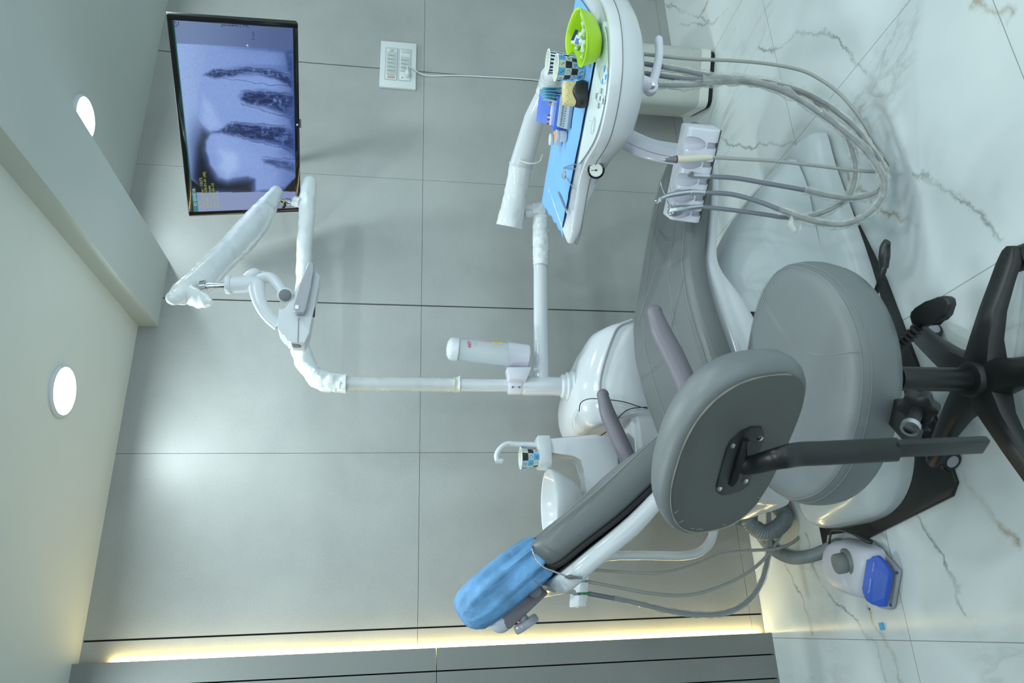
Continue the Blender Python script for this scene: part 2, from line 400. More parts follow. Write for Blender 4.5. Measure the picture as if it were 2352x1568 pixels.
# ================================================================ THE ROOM
ZJ, ZC, ZC2, ZB, BX1, BX2 = 1.2464, 2.2933, 2.4115, 2.2245, -.118, .1611
b = B(); b2 = box(b, (.4, -2.0, -.02), (6.4, 5.2, .04)); struct('floor', b, 'floor', loc=(0, 0, 0))
b = B()
xs = [-1.2+.6*i for i in range(-2, 8)]; wide = (-1.2, 0., 1.2, 2.4)
for i in range(len(xs)-1):
    l = xs[i]+(.0028 if any(abs(xs[i]-q) < .01 for q in wide) else .0007); r = xs[i+1]-(.0028 if any(abs(xs[i+1]-q) < .01 for q in wide) else .0007)
    for z0, z1 in ((0, ZJ-1.2), (ZJ-1.2, ZJ), (ZJ, 2.46)):
        box(b, ((l+r)/2, .005, (z0+z1)/2+.0004), (r-l, .01, z1-z0-.0014))
box(b, (.6, .02, 1.25), (4.9, .02, 2.5), mi=1)
struct('wall_back', b, ['tile', 'joint'], loc=(0, 0, 0))
b = B(); box(b, (-2.6, -2.1, 1.2), (.05, 4.4, 2.5)); struct('wall_left', b, 'clad')
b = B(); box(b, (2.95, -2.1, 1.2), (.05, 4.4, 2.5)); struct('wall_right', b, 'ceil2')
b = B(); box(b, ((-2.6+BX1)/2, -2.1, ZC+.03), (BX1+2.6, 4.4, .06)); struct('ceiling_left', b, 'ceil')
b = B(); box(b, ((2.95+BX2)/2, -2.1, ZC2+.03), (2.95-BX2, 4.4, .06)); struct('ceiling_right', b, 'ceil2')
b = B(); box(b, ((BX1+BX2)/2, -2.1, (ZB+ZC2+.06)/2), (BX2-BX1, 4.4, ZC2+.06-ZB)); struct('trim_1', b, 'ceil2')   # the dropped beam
# cladding panel standing proud of the wall, three boards with dark grooves
b = B()
gx = [-1.261, -1.333, -1.409, -1.485, -1.561, -1.637, -2.55]
for i in range(len(gx)-1):
    for z0, z1 in ((0, 1.185), (1.187, 2.2933)):
        box(b, ((gx[i]+gx[i+1])/2, -.035, (z0+z1)/2), (gx[i]-gx[i+1]-.0045, .03, z1-z0))
box(b, (-1.93, -.014, 1.14), (1.22, .012, 2.28), mi=1)
struct('trim_2', b, ['clad', 'joint'], loc=(0, 0, 0))
b = B(); box(b, (-1.2655, -.010, 1.11), (.004, .010, 2.18))
thing('led_strip', b, 'led', 'warm white LED strip glowing behind the edge of the grooved panel', 'light strip')

def downlight(x, y, z, r, label):
    t = root('ceiling_downlight', label, 'ceiling light', (x, y, z-.012))
    b = B(); lathe(b, (x, y, z), (0, 0, -1), [(r+.012, 0), (r+.012, .006), (r+.004, .011), (r, .006), (r, 0)], 40, cap=False); obj('trim_ring', b, 'white2', t)
    b = B(); cyl(b, (x, y, z-.001), (x, y, z-.007), r, n=40); obj('diffuser', b, 'lampoff', t)
downlight(-.525, -.468, ZC, .066, 'round lit downlight in the lower ceiling, fully visible')
downlight(.452, -.46, ZC2, .066, 'round lit downlight half hidden behind the ceiling beam')

# ================================================================ TELEVISION
def make_tv():
    P = [V(q) for q in TVC]                                   # corners: top right, bottom right, bottom left, top left
    c = sum(P, V((0, 0, 0)))/4
    ex = ((P[0]-P[3])+(P[1]-P[2])).normalized(); ez = ((P[0]-P[1])+(P[3]-P[2])).normalized(); n = ex.cross(ez).normalized(); ez = n.cross(ex)
    W = ((P[0]-P[3]).length+(P[1]-P[2]).length)/2; H = ((P[0]-P[1]).length+(P[3]-P[2]).length)/2
    if n.dot(CAM-c) < 0: n = -n
    t = root('television', 'wall mounted black television showing a dental X-ray of molars', 'television', c-ez*H/2)
    b = B(); box(b, c-n*.016, (W, .03, H), ex, ez, bev=.003); obj('housing', b, 'black', t)
    b = B(); bz = .017
    for sgn in (-1, 1):
        box(b, c+ex*sgn*(W/2-bz/2)+n*.002, (bz, .006, H), ex, ez, bev=.002)
        box(b, c+ez*sgn*(H/2-bz/2)+n*.002, (W-2*bz, .006, bz), ex, ez, bev=.002)
    obj('bezel', b, 'bezel', t)
    b = B(); lo = c-ez*(H/2-bz/2)+n*.0056; box(b, lo, (.006, .0008, .006), ex, ez)
    obj('logo', b, 'paper', t)
    b = B(); box(b, c-ez*(H/2+.004)-n*.01, (.03, .014, .008), ex, ez, bev=.002); obj('receiver_bump', b, 'grey', t)
    b = B(); q = c-n*.03
    box(b, q-n*.012, (.2, .02, .2), ex, ez, bev=.003)
    wp = V((.62, -.006, c.z)); tube(b, [q-n*.02, (q-n*.02+wp)/2+V((.05, 0, 0)), wp], .014, 10)
    box(b, wp, (.09, .012, .24)); obj('wall_bracket', b, 'black', t)
    # screen picture, painted vertex by vertex
    w, h = W-2*bz, H-2*bz; nx, ny = 300, 170
    s, tt = np.meshgrid(np.linspace(0, 1, nx), np.linspace(0, 1, ny))
    # photo crop corners of the lit area: tl, tr, br, bl
    TL, TR, BR, BL = (np.array(v, float) for v in ((243, 1425), (100, 143), (900, 170), (925, 1370)))
    src = np.array([[0, 1], [1, 1], [1, 0], [0, 0]], float); dst = np.array([TL, TR, BR, BL])
    Am = []; bv = []
    for (x, y), (u, v) in zip(src, dst):
        Am.append([x, y, 1, 0, 0, 0, -u*x, -u*y]); bv.append(u); Am.append([0, 0, 0, x, y, 1, -v*x, -v*y]); bv.append(v)
    hh = np.linalg.solve(np.array(Am), np.array(bv)); den = hh[6]*s+hh[7]*tt+1
    PX = (hh[0]*s+hh[1]*tt+hh[2])/den; PY = (hh[3]*s+hh[4]*tt+hh[5])/den
    rng = np.random.default_rng(3)
    def fbm(sc, oct=4, seed=0, st=(1, 1)):
        r = np.random.default_rng(seed); out = 0; amp = 1
        for o in range(oct):
            g = r.random((64, 64)); k = sc*2**o
            a, c_ = (PX*k*st[0]) % 63, (PY*k*st[1]) % 63; i, j = a.astype(int), c_.astype(int); fa, fc = a-i, c_-j; fa = fa*fa*(3-2*fa); fc = fc*fc*(3-2*fc)
            out = out+amp*((g[i, j]*(1-fa)+g[i+1, j]*fa)*(1-fc)+(g[i, j+1]*(1-fa)+g[i+1, j+1]*fa)*fc); amp *= .5
        return out/(2-2**(1-oct))
    wx = (fbm(.02, 3, 11)-.5)*14; wy = (fbm(.02, 3, 12)-.5)*14
    def sd(poly, warp=1):
        X_, Y_ = PX+wx*warp, PY+wy*warp; d = np.full(X_.shape, 1e9); ins = np.zeros(X_.shape, bool); n_ = len(poly)
        for i in range(n_):
            x0, y0 = poly[i]; x1, y1 = poly[(i+1) % n_]; ax, ay = x1-x0, y1-y0
            q_ = np.clip(((X_-x0)*ax+(Y_-y0)*ay)/(ax*ax+ay*ay), 0, 1); d = np.minimum(d, np.hypot(X_-x0-q_*ax, Y_-y0-q_*ay))
            cnd = ((y0 > Y_) != (y1 > Y_)) & (X_ < (x1-x0)*(Y_-y0)/(y1-y0+1e-9)+x0); ins ^= cnd
        return np.where(ins, -d, d)
    def sm(x, a, b_): q_ = np.clip((x-a)/(b_-a), 0, 1); return q_*q_*(3-2*q_)
    def mix(c0, c1, f): return c0*(1-f[..., None])+np.array(c1, float)*f[..., None]
    img = np.zeros(PX.shape+(3,)); g = sm(PX, 120, 900)
    img = img+np.array([160, 184, 226.])*(1-g[..., None])+np.array([92, 113, 164.])*g[..., None]
    img = mix(img, (142, 166, 214), .5*sm(sd([(270, 700), (300, 520), (340, 310), (900, 310), (900, 900), (330, 880)]), 20, -60))
    fade = sm(PX, 150, 300)*sm(PY, 700, 980)*sm(PX, 420, 300); img = mix(img, (70, 86, 124), fade*.8)
    # tooth crowns and roots
    crown2 = [(345, 898), (400, 885), (520, 912), (640, 935), (800, 952), (905, 1010), (925, 1060), (925, 1170), (850, 1240), (650, 1275), (648, 1190), (600, 1178), (540, 1185), (470, 1203), (410, 1190), (350, 1110), (318, 1010), (318, 950)]
    crown1 = [(268, 800), (262, 620), (300, 505), (400, 525), (520, 510), (680, 488), (840, 520), (905, 570), (880, 610), (700, 585), (560, 600), (535, 640), (570, 690), (740, 720), (880, 780), (900, 850), (700, 815), (480, 812), (420, 865), (350, 884), (300, 850)]
    crown0 = [(345, 310), (860, 330), (890, 390), (860, 430), (640, 425), (420, 455), (300, 500), (285, 460)]
    f = sm(sd([(300, 880), (345, 905), (318, 950), (312, 1010), (345, 1110), (405, 1192), (470, 1210), (540, 1192), (600, 1186), (650, 1195), (640, 1300), (300, 1300), (240, 1200), (262, 1000)], .3), 34, -60)
    img = img*(1-.93*f[..., None])+np.array([26, 30, 50.])*.93*f[..., None]
    for cr, e in ((crown1, .85), (crown0, .5), (crown2, .9)):
        img = mix(img, (146, 170, 220), e*sm(sd(cr, .6), 5, -16))
    img = mix(img, (176, 198, 240), .75*sm(sd([(420, 1010), (520, 1030), (540, 1120), (470, 1180), (410, 1120), (430, 1060)]), 40, -40))
    img = mix(img, (172, 194, 236), .6*sm(sd([(300, 640), (360, 700), (420, 840), (350, 870), (300, 820)]), 30, -30))
    dark = [([(300, 503), (372, 462), (430, 458), (600, 442), (780, 448), (830, 460), (900, 470), (900, 590), (830, 540), (760, 505), (650, 482), (520, 500), (440, 520), (380, 525)], 1),
            ([(545, 640), (575, 602), (700, 590), (830, 605), (905, 625), (905, 790), (830, 740), (700, 700), (600, 690), (555, 668)], 1),
            ([(345, 886), (410, 868), (470, 822), (540, 812), (700, 828), (850, 835), (905, 880), (915, 990), (800, 938), (640, 925), (500, 905), (420, 890)], .95),
            ([(690, 1052), (800, 1045), (920, 1070), (920, 1140), (800, 1110), (710, 1082)], .7),
            ([(840, 330), (905, 315), (905, 480), (860, 460)], .6)]
    tex = fbm(.05, 4, 5, (1, .7)); fib = np.abs(fbm(.035, 3, 8, (.5, 1.6))-.5)*2
    for pl, e in dark:
        f = sm(sd(pl), 9, -22)*e*.86; dk = mix(np.zeros(PX.shape+(3,))+np.array([44, 54, 92.]), (128, 150, 200), np.clip(sm(tex, .5, .85)*.75+(fib < .1)*.35, 0, 1)); img = img*(1-f[..., None])+dk*f[..., None]
    for e0, e1 in (((400, 470), (870, 470)), ((430, 525), (860, 560)), ((560, 595), (880, 610)), ((560, 690), (880, 770)), ((480, 808), (850, 830)), ((520, 908), (900, 990)), ((690, 1040), (920, 1045))):
        d = sd([e0, e1, (e1[0], e1[1]+1)], 2); img = mix(img, (80, 98, 146), .45*sm(d, 7, 0)); img = mix(img, (160, 182, 226), .4*sm(np.abs(d-9), 6, 0))
    img = mix(img, (76, 94, 146), .45*sm(PX, 740, 905)*(fbm(.03, 3, 31)*.6+.6))
    img *= (.94+.12*fbm(.4, 2, 20))[..., None]
    img = np.clip((img/255-.5)*1.28+.475, 0, 1)*255
    blk = np.array([6, 8, 14.])
    for pl in ([(222, 1206), (335, 1295), (225, 1295)], [(922, 1165), (922, 1262), (838, 1262)]): img = np.where((sd(pl, 0) < 0)[..., None], blk, img)
    def lerpY(x0, y0, x1, y1): return y0+(y1-y0)*(PX-x0)/(x1-x0)
    right = PY < lerpY(125, 300, 900, 316); left = PY > lerpY(230, 1297, 922, 1262)
    img = np.where(right[..., None], mix(np.zeros(PX.shape+(3,))+np.array([126, 148, 192.]), (86, 106, 156), sm(PX, 120, 900)), img)
    img = np.where(left[..., None], mix(np.zeros(PX.shape+(3,))+np.array([150, 166, 206.]), (140, 158, 208), sm(PX, 250, 900)), img)
    # teal edge of the program window
    edge = PX-np.interp(PY, [143, 1425], [100, 243]); img = np.where((edge < 7)[..., None], np.array([20, 110, 110.]), img)
    img = np.where(((edge < 32) & (PY > 1262) & (PY < 1297))[..., None], np.array([16, 66, 70.]), img)
    img = np.where(((edge < 34) & (PY > 1297))[..., None], np.array([56, 134, 142.]), img)
    # scale bar, window button, pointer
    ln = (np.abs(PY-163-(PX-428)*.02) < 2.2) & (PX > 426) & (PX < 606)
    for k in range(11): ln |= (np.abs(PX-428-17.6*k) < 1.8) & (PY > 161) & (PY < (182 if k % 5 == 0 else 173))
    ln |= (np.abs(np.maximum(np.abs(PX-122), np.abs(PY-167))-15) < 1.8) | ((np.abs(np.abs(PX-122)-np.abs(PY-167)) < 2) & (np.abs(PX-122) < 10))
    img = np.where(ln[..., None], np.array([38, 46, 74.]), img)
    img = np.where(((PX > 588) & (PX < 604) & (np.abs(PY-297) < (PX-588)*.5))[..., None], np.array([235, 240, 250.]), img)
    img = np.clip(img*SCREEN_GAIN, 0, 255)/255
    col = np.where(img <= .04045, img/12.92, ((img+.055)/1.055)**2.4)
    # mesh
    me = bpy.data.meshes.new('screen'); o0 = c+n*.0035; rt = wloc(t)
    def at(s_, t_): return o0+ex*(s_-.5)*w+ez*(t_-.5)*h
    org = np.array(at(0, 0)-o0); e1 = np.array(ex)*w; e2 = np.array(ez)*h
    co = org+s.reshape(-1, 1)*e1+tt.reshape(-1, 1)*e2; idx = np.arange(nx*ny).reshape(ny, nx)
    fc = np.stack([idx[:-1, :-1], idx[:-1, 1:], idx[1:, 1:], idx[1:, :-1]], -1).reshape(-1, 4)
    me.from_pydata(co.tolist(), [], fc.tolist()); ca = me.color_attributes.new('pic', 'FLOAT_COLOR', 'POINT')
    ca.data.foreach_set('color', np.concatenate([col.reshape(-1, 3), np.ones((nx*ny, 1))], 1).astype(np.float32).ravel())
    me.materials.append(M['screen']); o = bpy.data.objects.new('screen', me); COL.objects.link(o); o.location = o0-rt; o.parent = t
    b = B(); ty = h*.026; x0 = .018
    text(b, 'IO SENSOR', o0+n*.0004+ex*(-.5+.035)*w+ez*(.5-.035)*h, ex, ez, .014, 0); obj('heading', b, 'paper', o)
    b = B()
    for k, sx in enumerate(('Name :', 'Chart number : 10273', 'Birthday : 1970-01-01 (45)', 'Gender : Female', 'Date : 2022-01-10', 'kVp/mA : 16')):
        text(b, sx, o0+n*.0004+ex*(-.5+x0)*w+ez*(.5-.075-.034*k)*h, ex, ez, .0135, 0)
    obj('caption', b, mat('olive text', (150, 152, 40), .6, emit=(128, 130, 30), es=.6), o)
    b = B(); text(b, '5 mm', o0+n*.0004+ex*.452*w+ez*(.5-.66)*h, ex, ez, .012, 0, align='CENTER'); obj('scale_text', b, 'ink', o)

TVC = [(.620, -.772, 2.0775), (.725, -.703, 1.6935), (.353, -.111, 1.7294), (.248, -.180, 2.1135)]
SCREEN_GAIN = 1.0
make_tv()

# ================================================================ SWITCH PLATE, PLUG
def make_switch():
    x0, x1, z0, z1 = 1.085, 1.356, 1.284, 1.449; cx, cz = (x0+x1)/2, (z0+z1)/2; W, H = x1-x0, z1-z0
    t = root('switch_plate', 'white wall switch and socket plate on the grey tiles below the television', 'switch', (cx, 0, z0))
    b = B(); box(b, (cx, -.006, cz), (W, .012, H), bev=.003); obj('cover_plate', b, 'switch_w', t)
    for r, zc in enumerate((cz+.031, cz-.031)):
        b = B(); box(b, (cx, -.0125, zc), (W-.085, .003, .052), bev=.001); m = obj('module_frame', b, 'switch_w', t)
        b = B(); xa, xb, q = cx-(W-.085)/2-.0006, cx+(W-.085)/2+.0006, zc
        for (p0, p1) in (((xa, q+.0266), (xb, q+.0266)), ((xa, q-.0266), (xb, q-.0266)), ((xa, q-.0266), (xa, q+.0266)), ((xb, q-.0266), (xb, q+.0266)), ((cx, q-.0266), (cx, q+.0266))):
            tube(b, [(p0[0], -.0135, p0[1]), (p1[0], -.0135, p1[1])], .0006, 4)
        obj('gap_line', b, 'seam', t)
        n = 8; wd = (W-.09)/n
        for k in range(n):
            xx = cx-(W-.09)/2+wd*(k+.5)
            if r == 0 and k in (0, 7) or r == 1 and k in (0, 1, 6, 7): continue
            b = B(); box(b, (xx, -.016, zc), (wd*.8, .006, .040), (1, 0, 0), (0, -.12, 1), bev=.0015); obj('rocker_switch', b, 'switch_g', t)
    b = B(); box(b, (cx-(W-.09)/2+wd*.5, -.0145, cz+.031), (wd*.6, .003, .032), bev=.001); obj('indicator', b, mat('pale red lens', (196, 150, 152), .4), t)
    b = B(); cyl(b, (cx+(W-.09)/2-wd*.5, -.013, cz+.034), (cx+(W-.09)/2-wd*.5, -.02, cz+.034), .0075, bev=.002); obj('dimmer_knob', b, 'switch_g', t)
    b = B()
    for dx, dz in ((-.012, .012), (.0, -.016)): cyl(b, (cx+(W-.09)/2-wd+dx, -.0138, cz-.031+dz), (cx+(W-.09)/2-wd+dx, -.0145, cz-.031+dz), .003)
    box(b, (cx+(W-.09)/2-wd*.6, -.016, cz-.031), (wd*.7, .005, .034), bev=.0015)
    obj('socket', b, 'switch_g', t)
    b = B(); cyl(b, (cx-(W-.09)/2+wd*.6, -.0135, cz-.020), (cx-(W-.09)/2+wd*.6, -.0142, cz-.020), .0028); obj('socket_hole', b, 'dark', t)
    # plug and cord
    pc = V((cx-(W-.09)/2+wd*1.0, -.03, cz-.046))
    t = root('power_plug', 'white plug in the wall plate with thin cord running down the wall', 'plug', pc)
    b = B(); lathe(b, pc+V((-.012, 0, 0)), (1, 0, .1), [(.004, 0), (.012, .004), (.013, .02), (.008, .034), (.004, .04)], 16, sy=.8); box(b, pc+V((.004, .008, 0)), (.02, .018, .014), bev=.002)
    obj('plug_body', b, 'switch_w', t)
    b = B(); tube(b, [pc+V((.028, 0, .003)), pc+V((.045, 0, -.004)), V((1.175, -.006, 1.24)), V((1.19, -.005, 1.1)), V((1.196, -.005, .95)), V((1.2, -.005, .7)), V((1.17, -.01, .35)), V((1.12, -.12, .06))], .003, 8, 6); obj('cord', b, 'switch_w', t)
make_switch()

# ================================================================ AIR PURIFIER
def make_purifier():
    c = V((1.035, -.235, 0)); ex = V((.88, -.475, 0)).normalized(); ey = V((.475, .88, 0)).normalized(); hw = .127; rc = .035; Hh = .56
    t = root('air_purifier', 'white perforated air purifier tower standing on the floor by the wall', 'air purifier', c)
    def outline(hw, rc, k=6):
        o = []
        for q in range(4):
            a0 = q*PI/2; cc = V((math.copysign(hw-rc, math.cos(a0+PI/4)), math.copysign(hw-rc, math.sin(a0+PI/4)), 0))
            for i in range(k+1):
                a = a0+PI/2*i/k; o.append(cc+V((math.cos(a), math.sin(a), 0))*rc)
        return o
    o = outline(hw, rc); b = B(); uvl = b.loops.layers.uv.new('UVMap')
    P = [c+ex*p.x+ey*p.y for p in o]; n = len(P); L = [0]
    for i in range(n): L.append(L[-1]+(P[(i+1) % n]-P[i]).length)
    zs = [.022, Hh]; rows = [[b.verts.new(p+V((0, 0, z))) for p in P] for z in zs]
    for i in range(n):
        f = b.faces.new((rows[0][i], rows[0][(i+1) % n], rows[1][(i+1) % n], rows[1][i]))
        for lp, uv in zip(f.loops, ((L[i], 0), (L[i+1], 0), (L[i+1], Hh-.022), (L[i], Hh-.022))): lp[uvl].uv = uv
    b.faces.new(rows[1]); b.faces.new(rows[0][::-1])
    obj('perforated_body', b, 'perf', t)
    b = B(); o2 = outline(hw-.008, rc); loft(b, [[c+ex*p.x+ey*p.y+V((0, 0, z)) for p in o2] for z in (0, .022)]); obj('base', b, 'dark', t)
    b = B(); o3 = outline(hw+.001, rc)
    loft(b, [[c+ex*p.x*s_+ey*p.y*s_+V((0, 0, z)) for p in o3] for z, s_ in ((Hh-.03, 1), (Hh+.004, 1), (Hh+.01, .96))]); obj('top_rim', b, 'white2', t)
make_purifier()

# ================================================================ DENTAL CHAIR
def cushion(bm, st, e=5, n=40, crown=.0, rad=0):
    """st: (x, z_top, y_near, y_far, thickness, nx, nz)"""
    rings = []
    for x, z, yn, yf, th, nx, nz in st:
        nn = V((nx, 0, nz)).normalized(); c = V((x, (yn+yf)/2, z))-nn*th/2; hw = (yf-yn)/2; r = []
        for i in range(n):
            a, s_ = sup(2*PI*i/n, e)
            if rad:
                q_ = i//(n//4); rr_ = min(rad, th*.48, hw*.9); an = PI/2*(q_+(i % (n//4))/(n//4-1)); sx_ = 1 if q_ in (0, 3) else -1; sy_ = 1 if q_ < 2 else -1
                a = (sx_*(hw-rr_)+rr_*math.cos(an))/hw; s_ = (sy_*(th/2-rr_)+rr_*math.sin(an))/(th/2)
            yy = a*hw
            off = s_*th/2+(crown*(1-(yy/hw)**2) if s_ > 0 else 0)
            r.append(c+V((0, yy, 0))+nn*off)
        rings.append(r)
    return loft(bm, rings)
def interp(st, k=5):
    out = []
    P = [np.array(s_, float) for s_ in st]; Q = [2*P[0]-P[1]]+P+[2*P[-1]-P[-2]]
    for i in range(1, len(Q)-2):
        a, b_, c, d = Q[i-1:i+3]
        for j in range(k):
            t = j/k; out.append(.5*((2*b_)+(c-a)*t+(2*a-5*b_+4*c-d)*t*t+(3*b_-a-3*c+d)*t**3))
    out.append(P[-1]); return [tuple(v) for v in out]
CH = root('dental_chair', 'grey upholstered reclining dental chair on a white pedestal base', 'dental chair', (-.45, -.76, 0))
seat_st = [(.365, .362, -.72, -.62, .03, .5, .9), (.358, .368, -.77, -.57, .05, .45, .9), (.33, .380, -.81, -.545, .055, .4, .92), (.27, .405, -.86, -.53, .058, .35, .93), (.16, .446, -.935, -.535, .06, .3, .95), (0, .495, -1.0, -.54, .06, .25, .97),
           (-.19, .545, -1.01, -.54, .062, .15, 1), (-.31, .572, -1.015, -.53, .064, .05, 1), (-.43, .575, -1.02, -.52, .07, -.05, 1), (-.56, .557, -1.02, -.52, .075, -.12, 1), (-.68, .532, -1.01, -.53, .08, -.15, 1), (-.76, .518, -1.0, -.54, .08, -.1, 1), (-.79, .512, -.99, -.55, .06, 0, 1)]
b = B(); cushion(b, interp(seat_st), e=6, crown=.006); seat = obj('seat_cushion', b, 'leather', CH, sharp=60)
b = B()
def seatpt(x, f, dz=.002):
    xs_ = [s_[0] for s_ in seat_st][::-1]; z = np.interp(x, xs_, [s_[1] for s_ in seat_st][::-1]); yn = np.interp(x, xs_, [s_[2] for s_ in seat_st][::-1]); yf = np.interp(x, xs_, [s_[3] for s_ in seat_st][::-1])
    hw = (yf-yn)/2; yy = (2*f-1)
    return V((x, (yn+yf)/2+yy*hw, z+.006*(1-yy*yy)+dz-(.006 if abs(yy) > .93 else 0)))
for f in (.055, .24, .72, .93): tube(b, [seatpt(x, f) for x in np.linspace(.30, -.74, 40)], .0007, 4)
for f0, x0, f1, x1 in ((.06, -.30, .5, -.22), (.5, -.22, .93, -.38), (.06, -.36, .45, -.52), (.45, -.52, .93, -.50), (.06, -.245, .35, -.16), (.35, -.16, .6, -.05)):
    for dx in (0, .008): tube(b, [seatpt(x0+(x1-x0)*q+dx, f0+(f1-f0)*q) for q in np.linspace(0, 1, 12)], .0006, 4)
obj('stitching', b, 'stitch', seat)
b = B(); bx = [(.29, .345, -.80, -.58, .03, .4, .92), (.17, .388, -.89, -.55, .035, .3, .95), (0, .432, -.96, -.56, .035, .25, .97), (-.2, .48, -.975, -.56, .04, .1, 1), (-.31, .507, -.985, -.55, .055, 0, 1), (-.42, .503, -.99, -.54, .11, -.1, 1), (-.55, .482, -.985, -.54, .14, -.1, 1), (-.7, .455, -.97, -.55, .15, 0, 1), (-.84, .425, -.95, -.57, .13, .3, .9), (-.90, .40, -.92, -.60, .08, .6, .8)]
cushion(b, interp(bx), e=4.5); obj('seat_shell', b, 'white', CH, sharp=60)
# backrest
back_st = [(-.72, .585, -.99, -.55, .05, .3, .8), (-.735, .615, -1.0, -.54, .07, .75, .62), (-.80, .71, -1.005, -.54, .075, .8, .6), (-.905, .838, -1.0, -.55, .075, .8, .55), (-.975, .935, -.98, -.57, .073, .82, .5), (-1.02, .995, -.955, -.6, .07, .82, .5), (-1.038, 1.018, -.92, -.64, .045, .8, .55)]
b = B(); cushion(b, interp(back_st), n=48, crown=.004, rad=.034); bk = obj('backrest_cushion', b, 'leather', CH, sharp=60)
for off in (.02, .415):
    b = B(); tube(b, [V((s_[0], -.998+off+.00, s_[1]))+V((s_[5], 0, s_[6])).normalized()*.001 for s_ in interp(back_st[1:6], 6)], .0011, 4)
    obj('stitching', b, 'stitch', bk)
def off_st(st, d, yn, th):
    o = []
    for x, z, a, c, t_, nx, nz in st:
        nn = V((nx, 0, nz)).normalized(); o.append((x-nn.x*(t_+d), z-nn.z*(t_+d), a+yn, c-yn, th, nx, nz))
    return o
b = B(); cushion(b, interp(off_st(back_st[1:], -.004, .010, .012)), n=48, rad=.004); obj('backrest_gasket', b, 'dark', CH, label='black gasket between backrest cushion and white shell')
sh = off_st(back_st[1:6], .006, .003, .044)
sh = [(x-.02*i*.2, z, a, c, t_, nx, nz) for i, (x, z, a, c, t_, nx, nz) in enumerate(sh)]
sh = [(-.80, .40, -.94, -.6, .05, .9, .4), (-.84, .48, -.97, -.575, .09, .9, .4)]+[(-.83, .565, -.985, -.555, .10, .85, .5)]+sh[1:]+[(-1.112, .962, -.93, -.65, .026, .82, .5)]
b = B(); cushion(b, interp(sh), n=48, rad=.022); obj('backrest_shell', b, 'white', CH, sharp=50)
# headrest and its bracket
hc = V((-1.108, -.79, 1.062)); hd = V((-.58, 0, .81)).normalized(); hn = V((.81, 0, .58))
b = B()
R = []
for i in range(13):
    a = -PI/2+PI*i/12*.98+.03; L_ = math.sin(a)*.11; q = max(.03, math.cos(a))**.5; r = []
    for j in range(28):
        cx_, sy_ = sup(2*PI*j/28, 2.8); r.append(hc+hd*L_+V((0, 1, 0))*cx_*.125*q+hn*sy_*.046*q)
    R.append(r)
loft(b, R); hr = obj('headrest_pad', b, 'leather', CH)
b = B(); pA = A(1250, 1318, y=-.80); pB = A(1220, 1360, y=-.80); pC = A(1165, 1412, y=-.80)
tube(b, [A(1285, 1300, y=-.79), A(1262, 1318, y=-.80), A(1238, 1345, y=-.80)], .011, 10, 4, sec=(1, 1.8)); cyl(b, A(1228, 1356, y=-.85), A(1228, 1356, y=-.76), .017, bev=.003)
obj('headrest_bracket', b, 'grey', CH)
b = B(); dd = (A(1170, 1410, y=-.8)-A(1225, 1360, y=-.8)); box(b, (A(1170, 1410, y=-.8)+A(1225, 1360, y=-.8))/2, (dd.length+.05, .05, .035), dd, (0, 1, 0), bev=.006)
obj('headrest_link', b, 'arm', CH)
b = B(); ax = (A(1206, 1428, y=-.8)-A(1192, 1404, y=-.8)).normalized(); kc = A(1206, 1428, y=-.8); cyl(b, kc-ax*.035, kc, .012)
lathe(b, kc-ax*.004, ax, [(.005, 0), (.03, .0), (.032, .004), (.032, .015), (.03, .018), (.005, .018)], 24); obj('headrest_knob', b, 'midgrey', CH)
b = B(); ball(b, A(1150, 1425, y=-.79), .028); obj('pad_end', b, 'pedalw', CH)
# armrests
for yy, pts, nm in ((-1.05, ((1497, 715), (1512, 760), (1535, 805), (1562, 862), (1585, 920)), 'near'), (-.50, ((1378, 905), (1390, 950), (1412, 1000), (1436, 1052), (1462, 1100)), 'far')):
    P = [A(p[0]+6, p[1], y=yy) for p in pts]
    b = B(); tube(b, P, [.018, .025, .0265, .0265, .024], 14, 5, sec=(1.0, 1.0)); ball(b, P[0]+V((-.002, 0, -.001)), .0195)
    ar = obj('armrest', b, 'arm', CH)
    b = B(); e_ = P[-1]; tube(b, [e_, e_+V((-.035, 0, -.06)), V((-.76, yy+(.05 if yy < -.8 else -.05), .47))], .02, 12, 4); obj('armrest_post', b, 'arm', ar)
# pedestal
PLATE = [(.10, -.92), (-.2, -.992), (-.36, -1.03), (-.62, -1.062), (-.93, -1.087), (-.958, -1.06), (-1.014, -.714), (-1.03, -.50), (-1.01, -.487), (-.1, -.487), (.08, -.6)]
b = B()
pl = PLATE
prism(b, [V((x, y, .001)) for x, y in pl], (0, 0, .011), bev=.003); obj('base_plate', b, 'blackp', CH, label='black steel floor plate')
def basering(x, yc, hw, h, z0=.012, n=36, e=3):
    r = []
    for i in range(n):
        a, s_ = sup(2*PI*i/n, e); r.append(V((x, yc+a*hw, z0+(h*s_ if s_ > 0 else 0))))
    return r
b = B()
bs = [(.215, -.79, .12, .03), (.21, -.79, .145, .055), (.185, -.79, .165, .07), (.1, -.785, .172, .08), (0, -.78, .185, .088), (-.3, -.77, .228, .1), (-.6, -.755, .245, .105), (-.8, -.735, .25, .105), (-.88, -.72, .235, .1), (-.935, -.7, .20, .085), (-.965, -.69, .14, .06), (-.975, -.69, .06, .035)]
bi = interp([(a, c, d, e_) for a, c, d, e_ in bs], 4); loft(b, [basering(a, c, d, e_, e=3.4) for a, c, d, e_ in bi]); bc = obj('base_cover', b, 'cover', CH, sharp=60)
b = B(); hy = -.74
bx = [(.15, .02, .10), (.125, .045, .13), (.09, .08, .14), (.0, .16, .155), (-.12, .235, .15), (-.25, .29, .15), (-.45, .33, .14), (-.6, .34, .13), (-.72, .3, .12), (-.76, .25, .08)]
loft(b, [basering(x, -.77, hw, h, z0=.1, e=3) for x, h, hw in interp(bx, 4)]); obj('lift_cover', b, 'cover', CH, sharp=60)
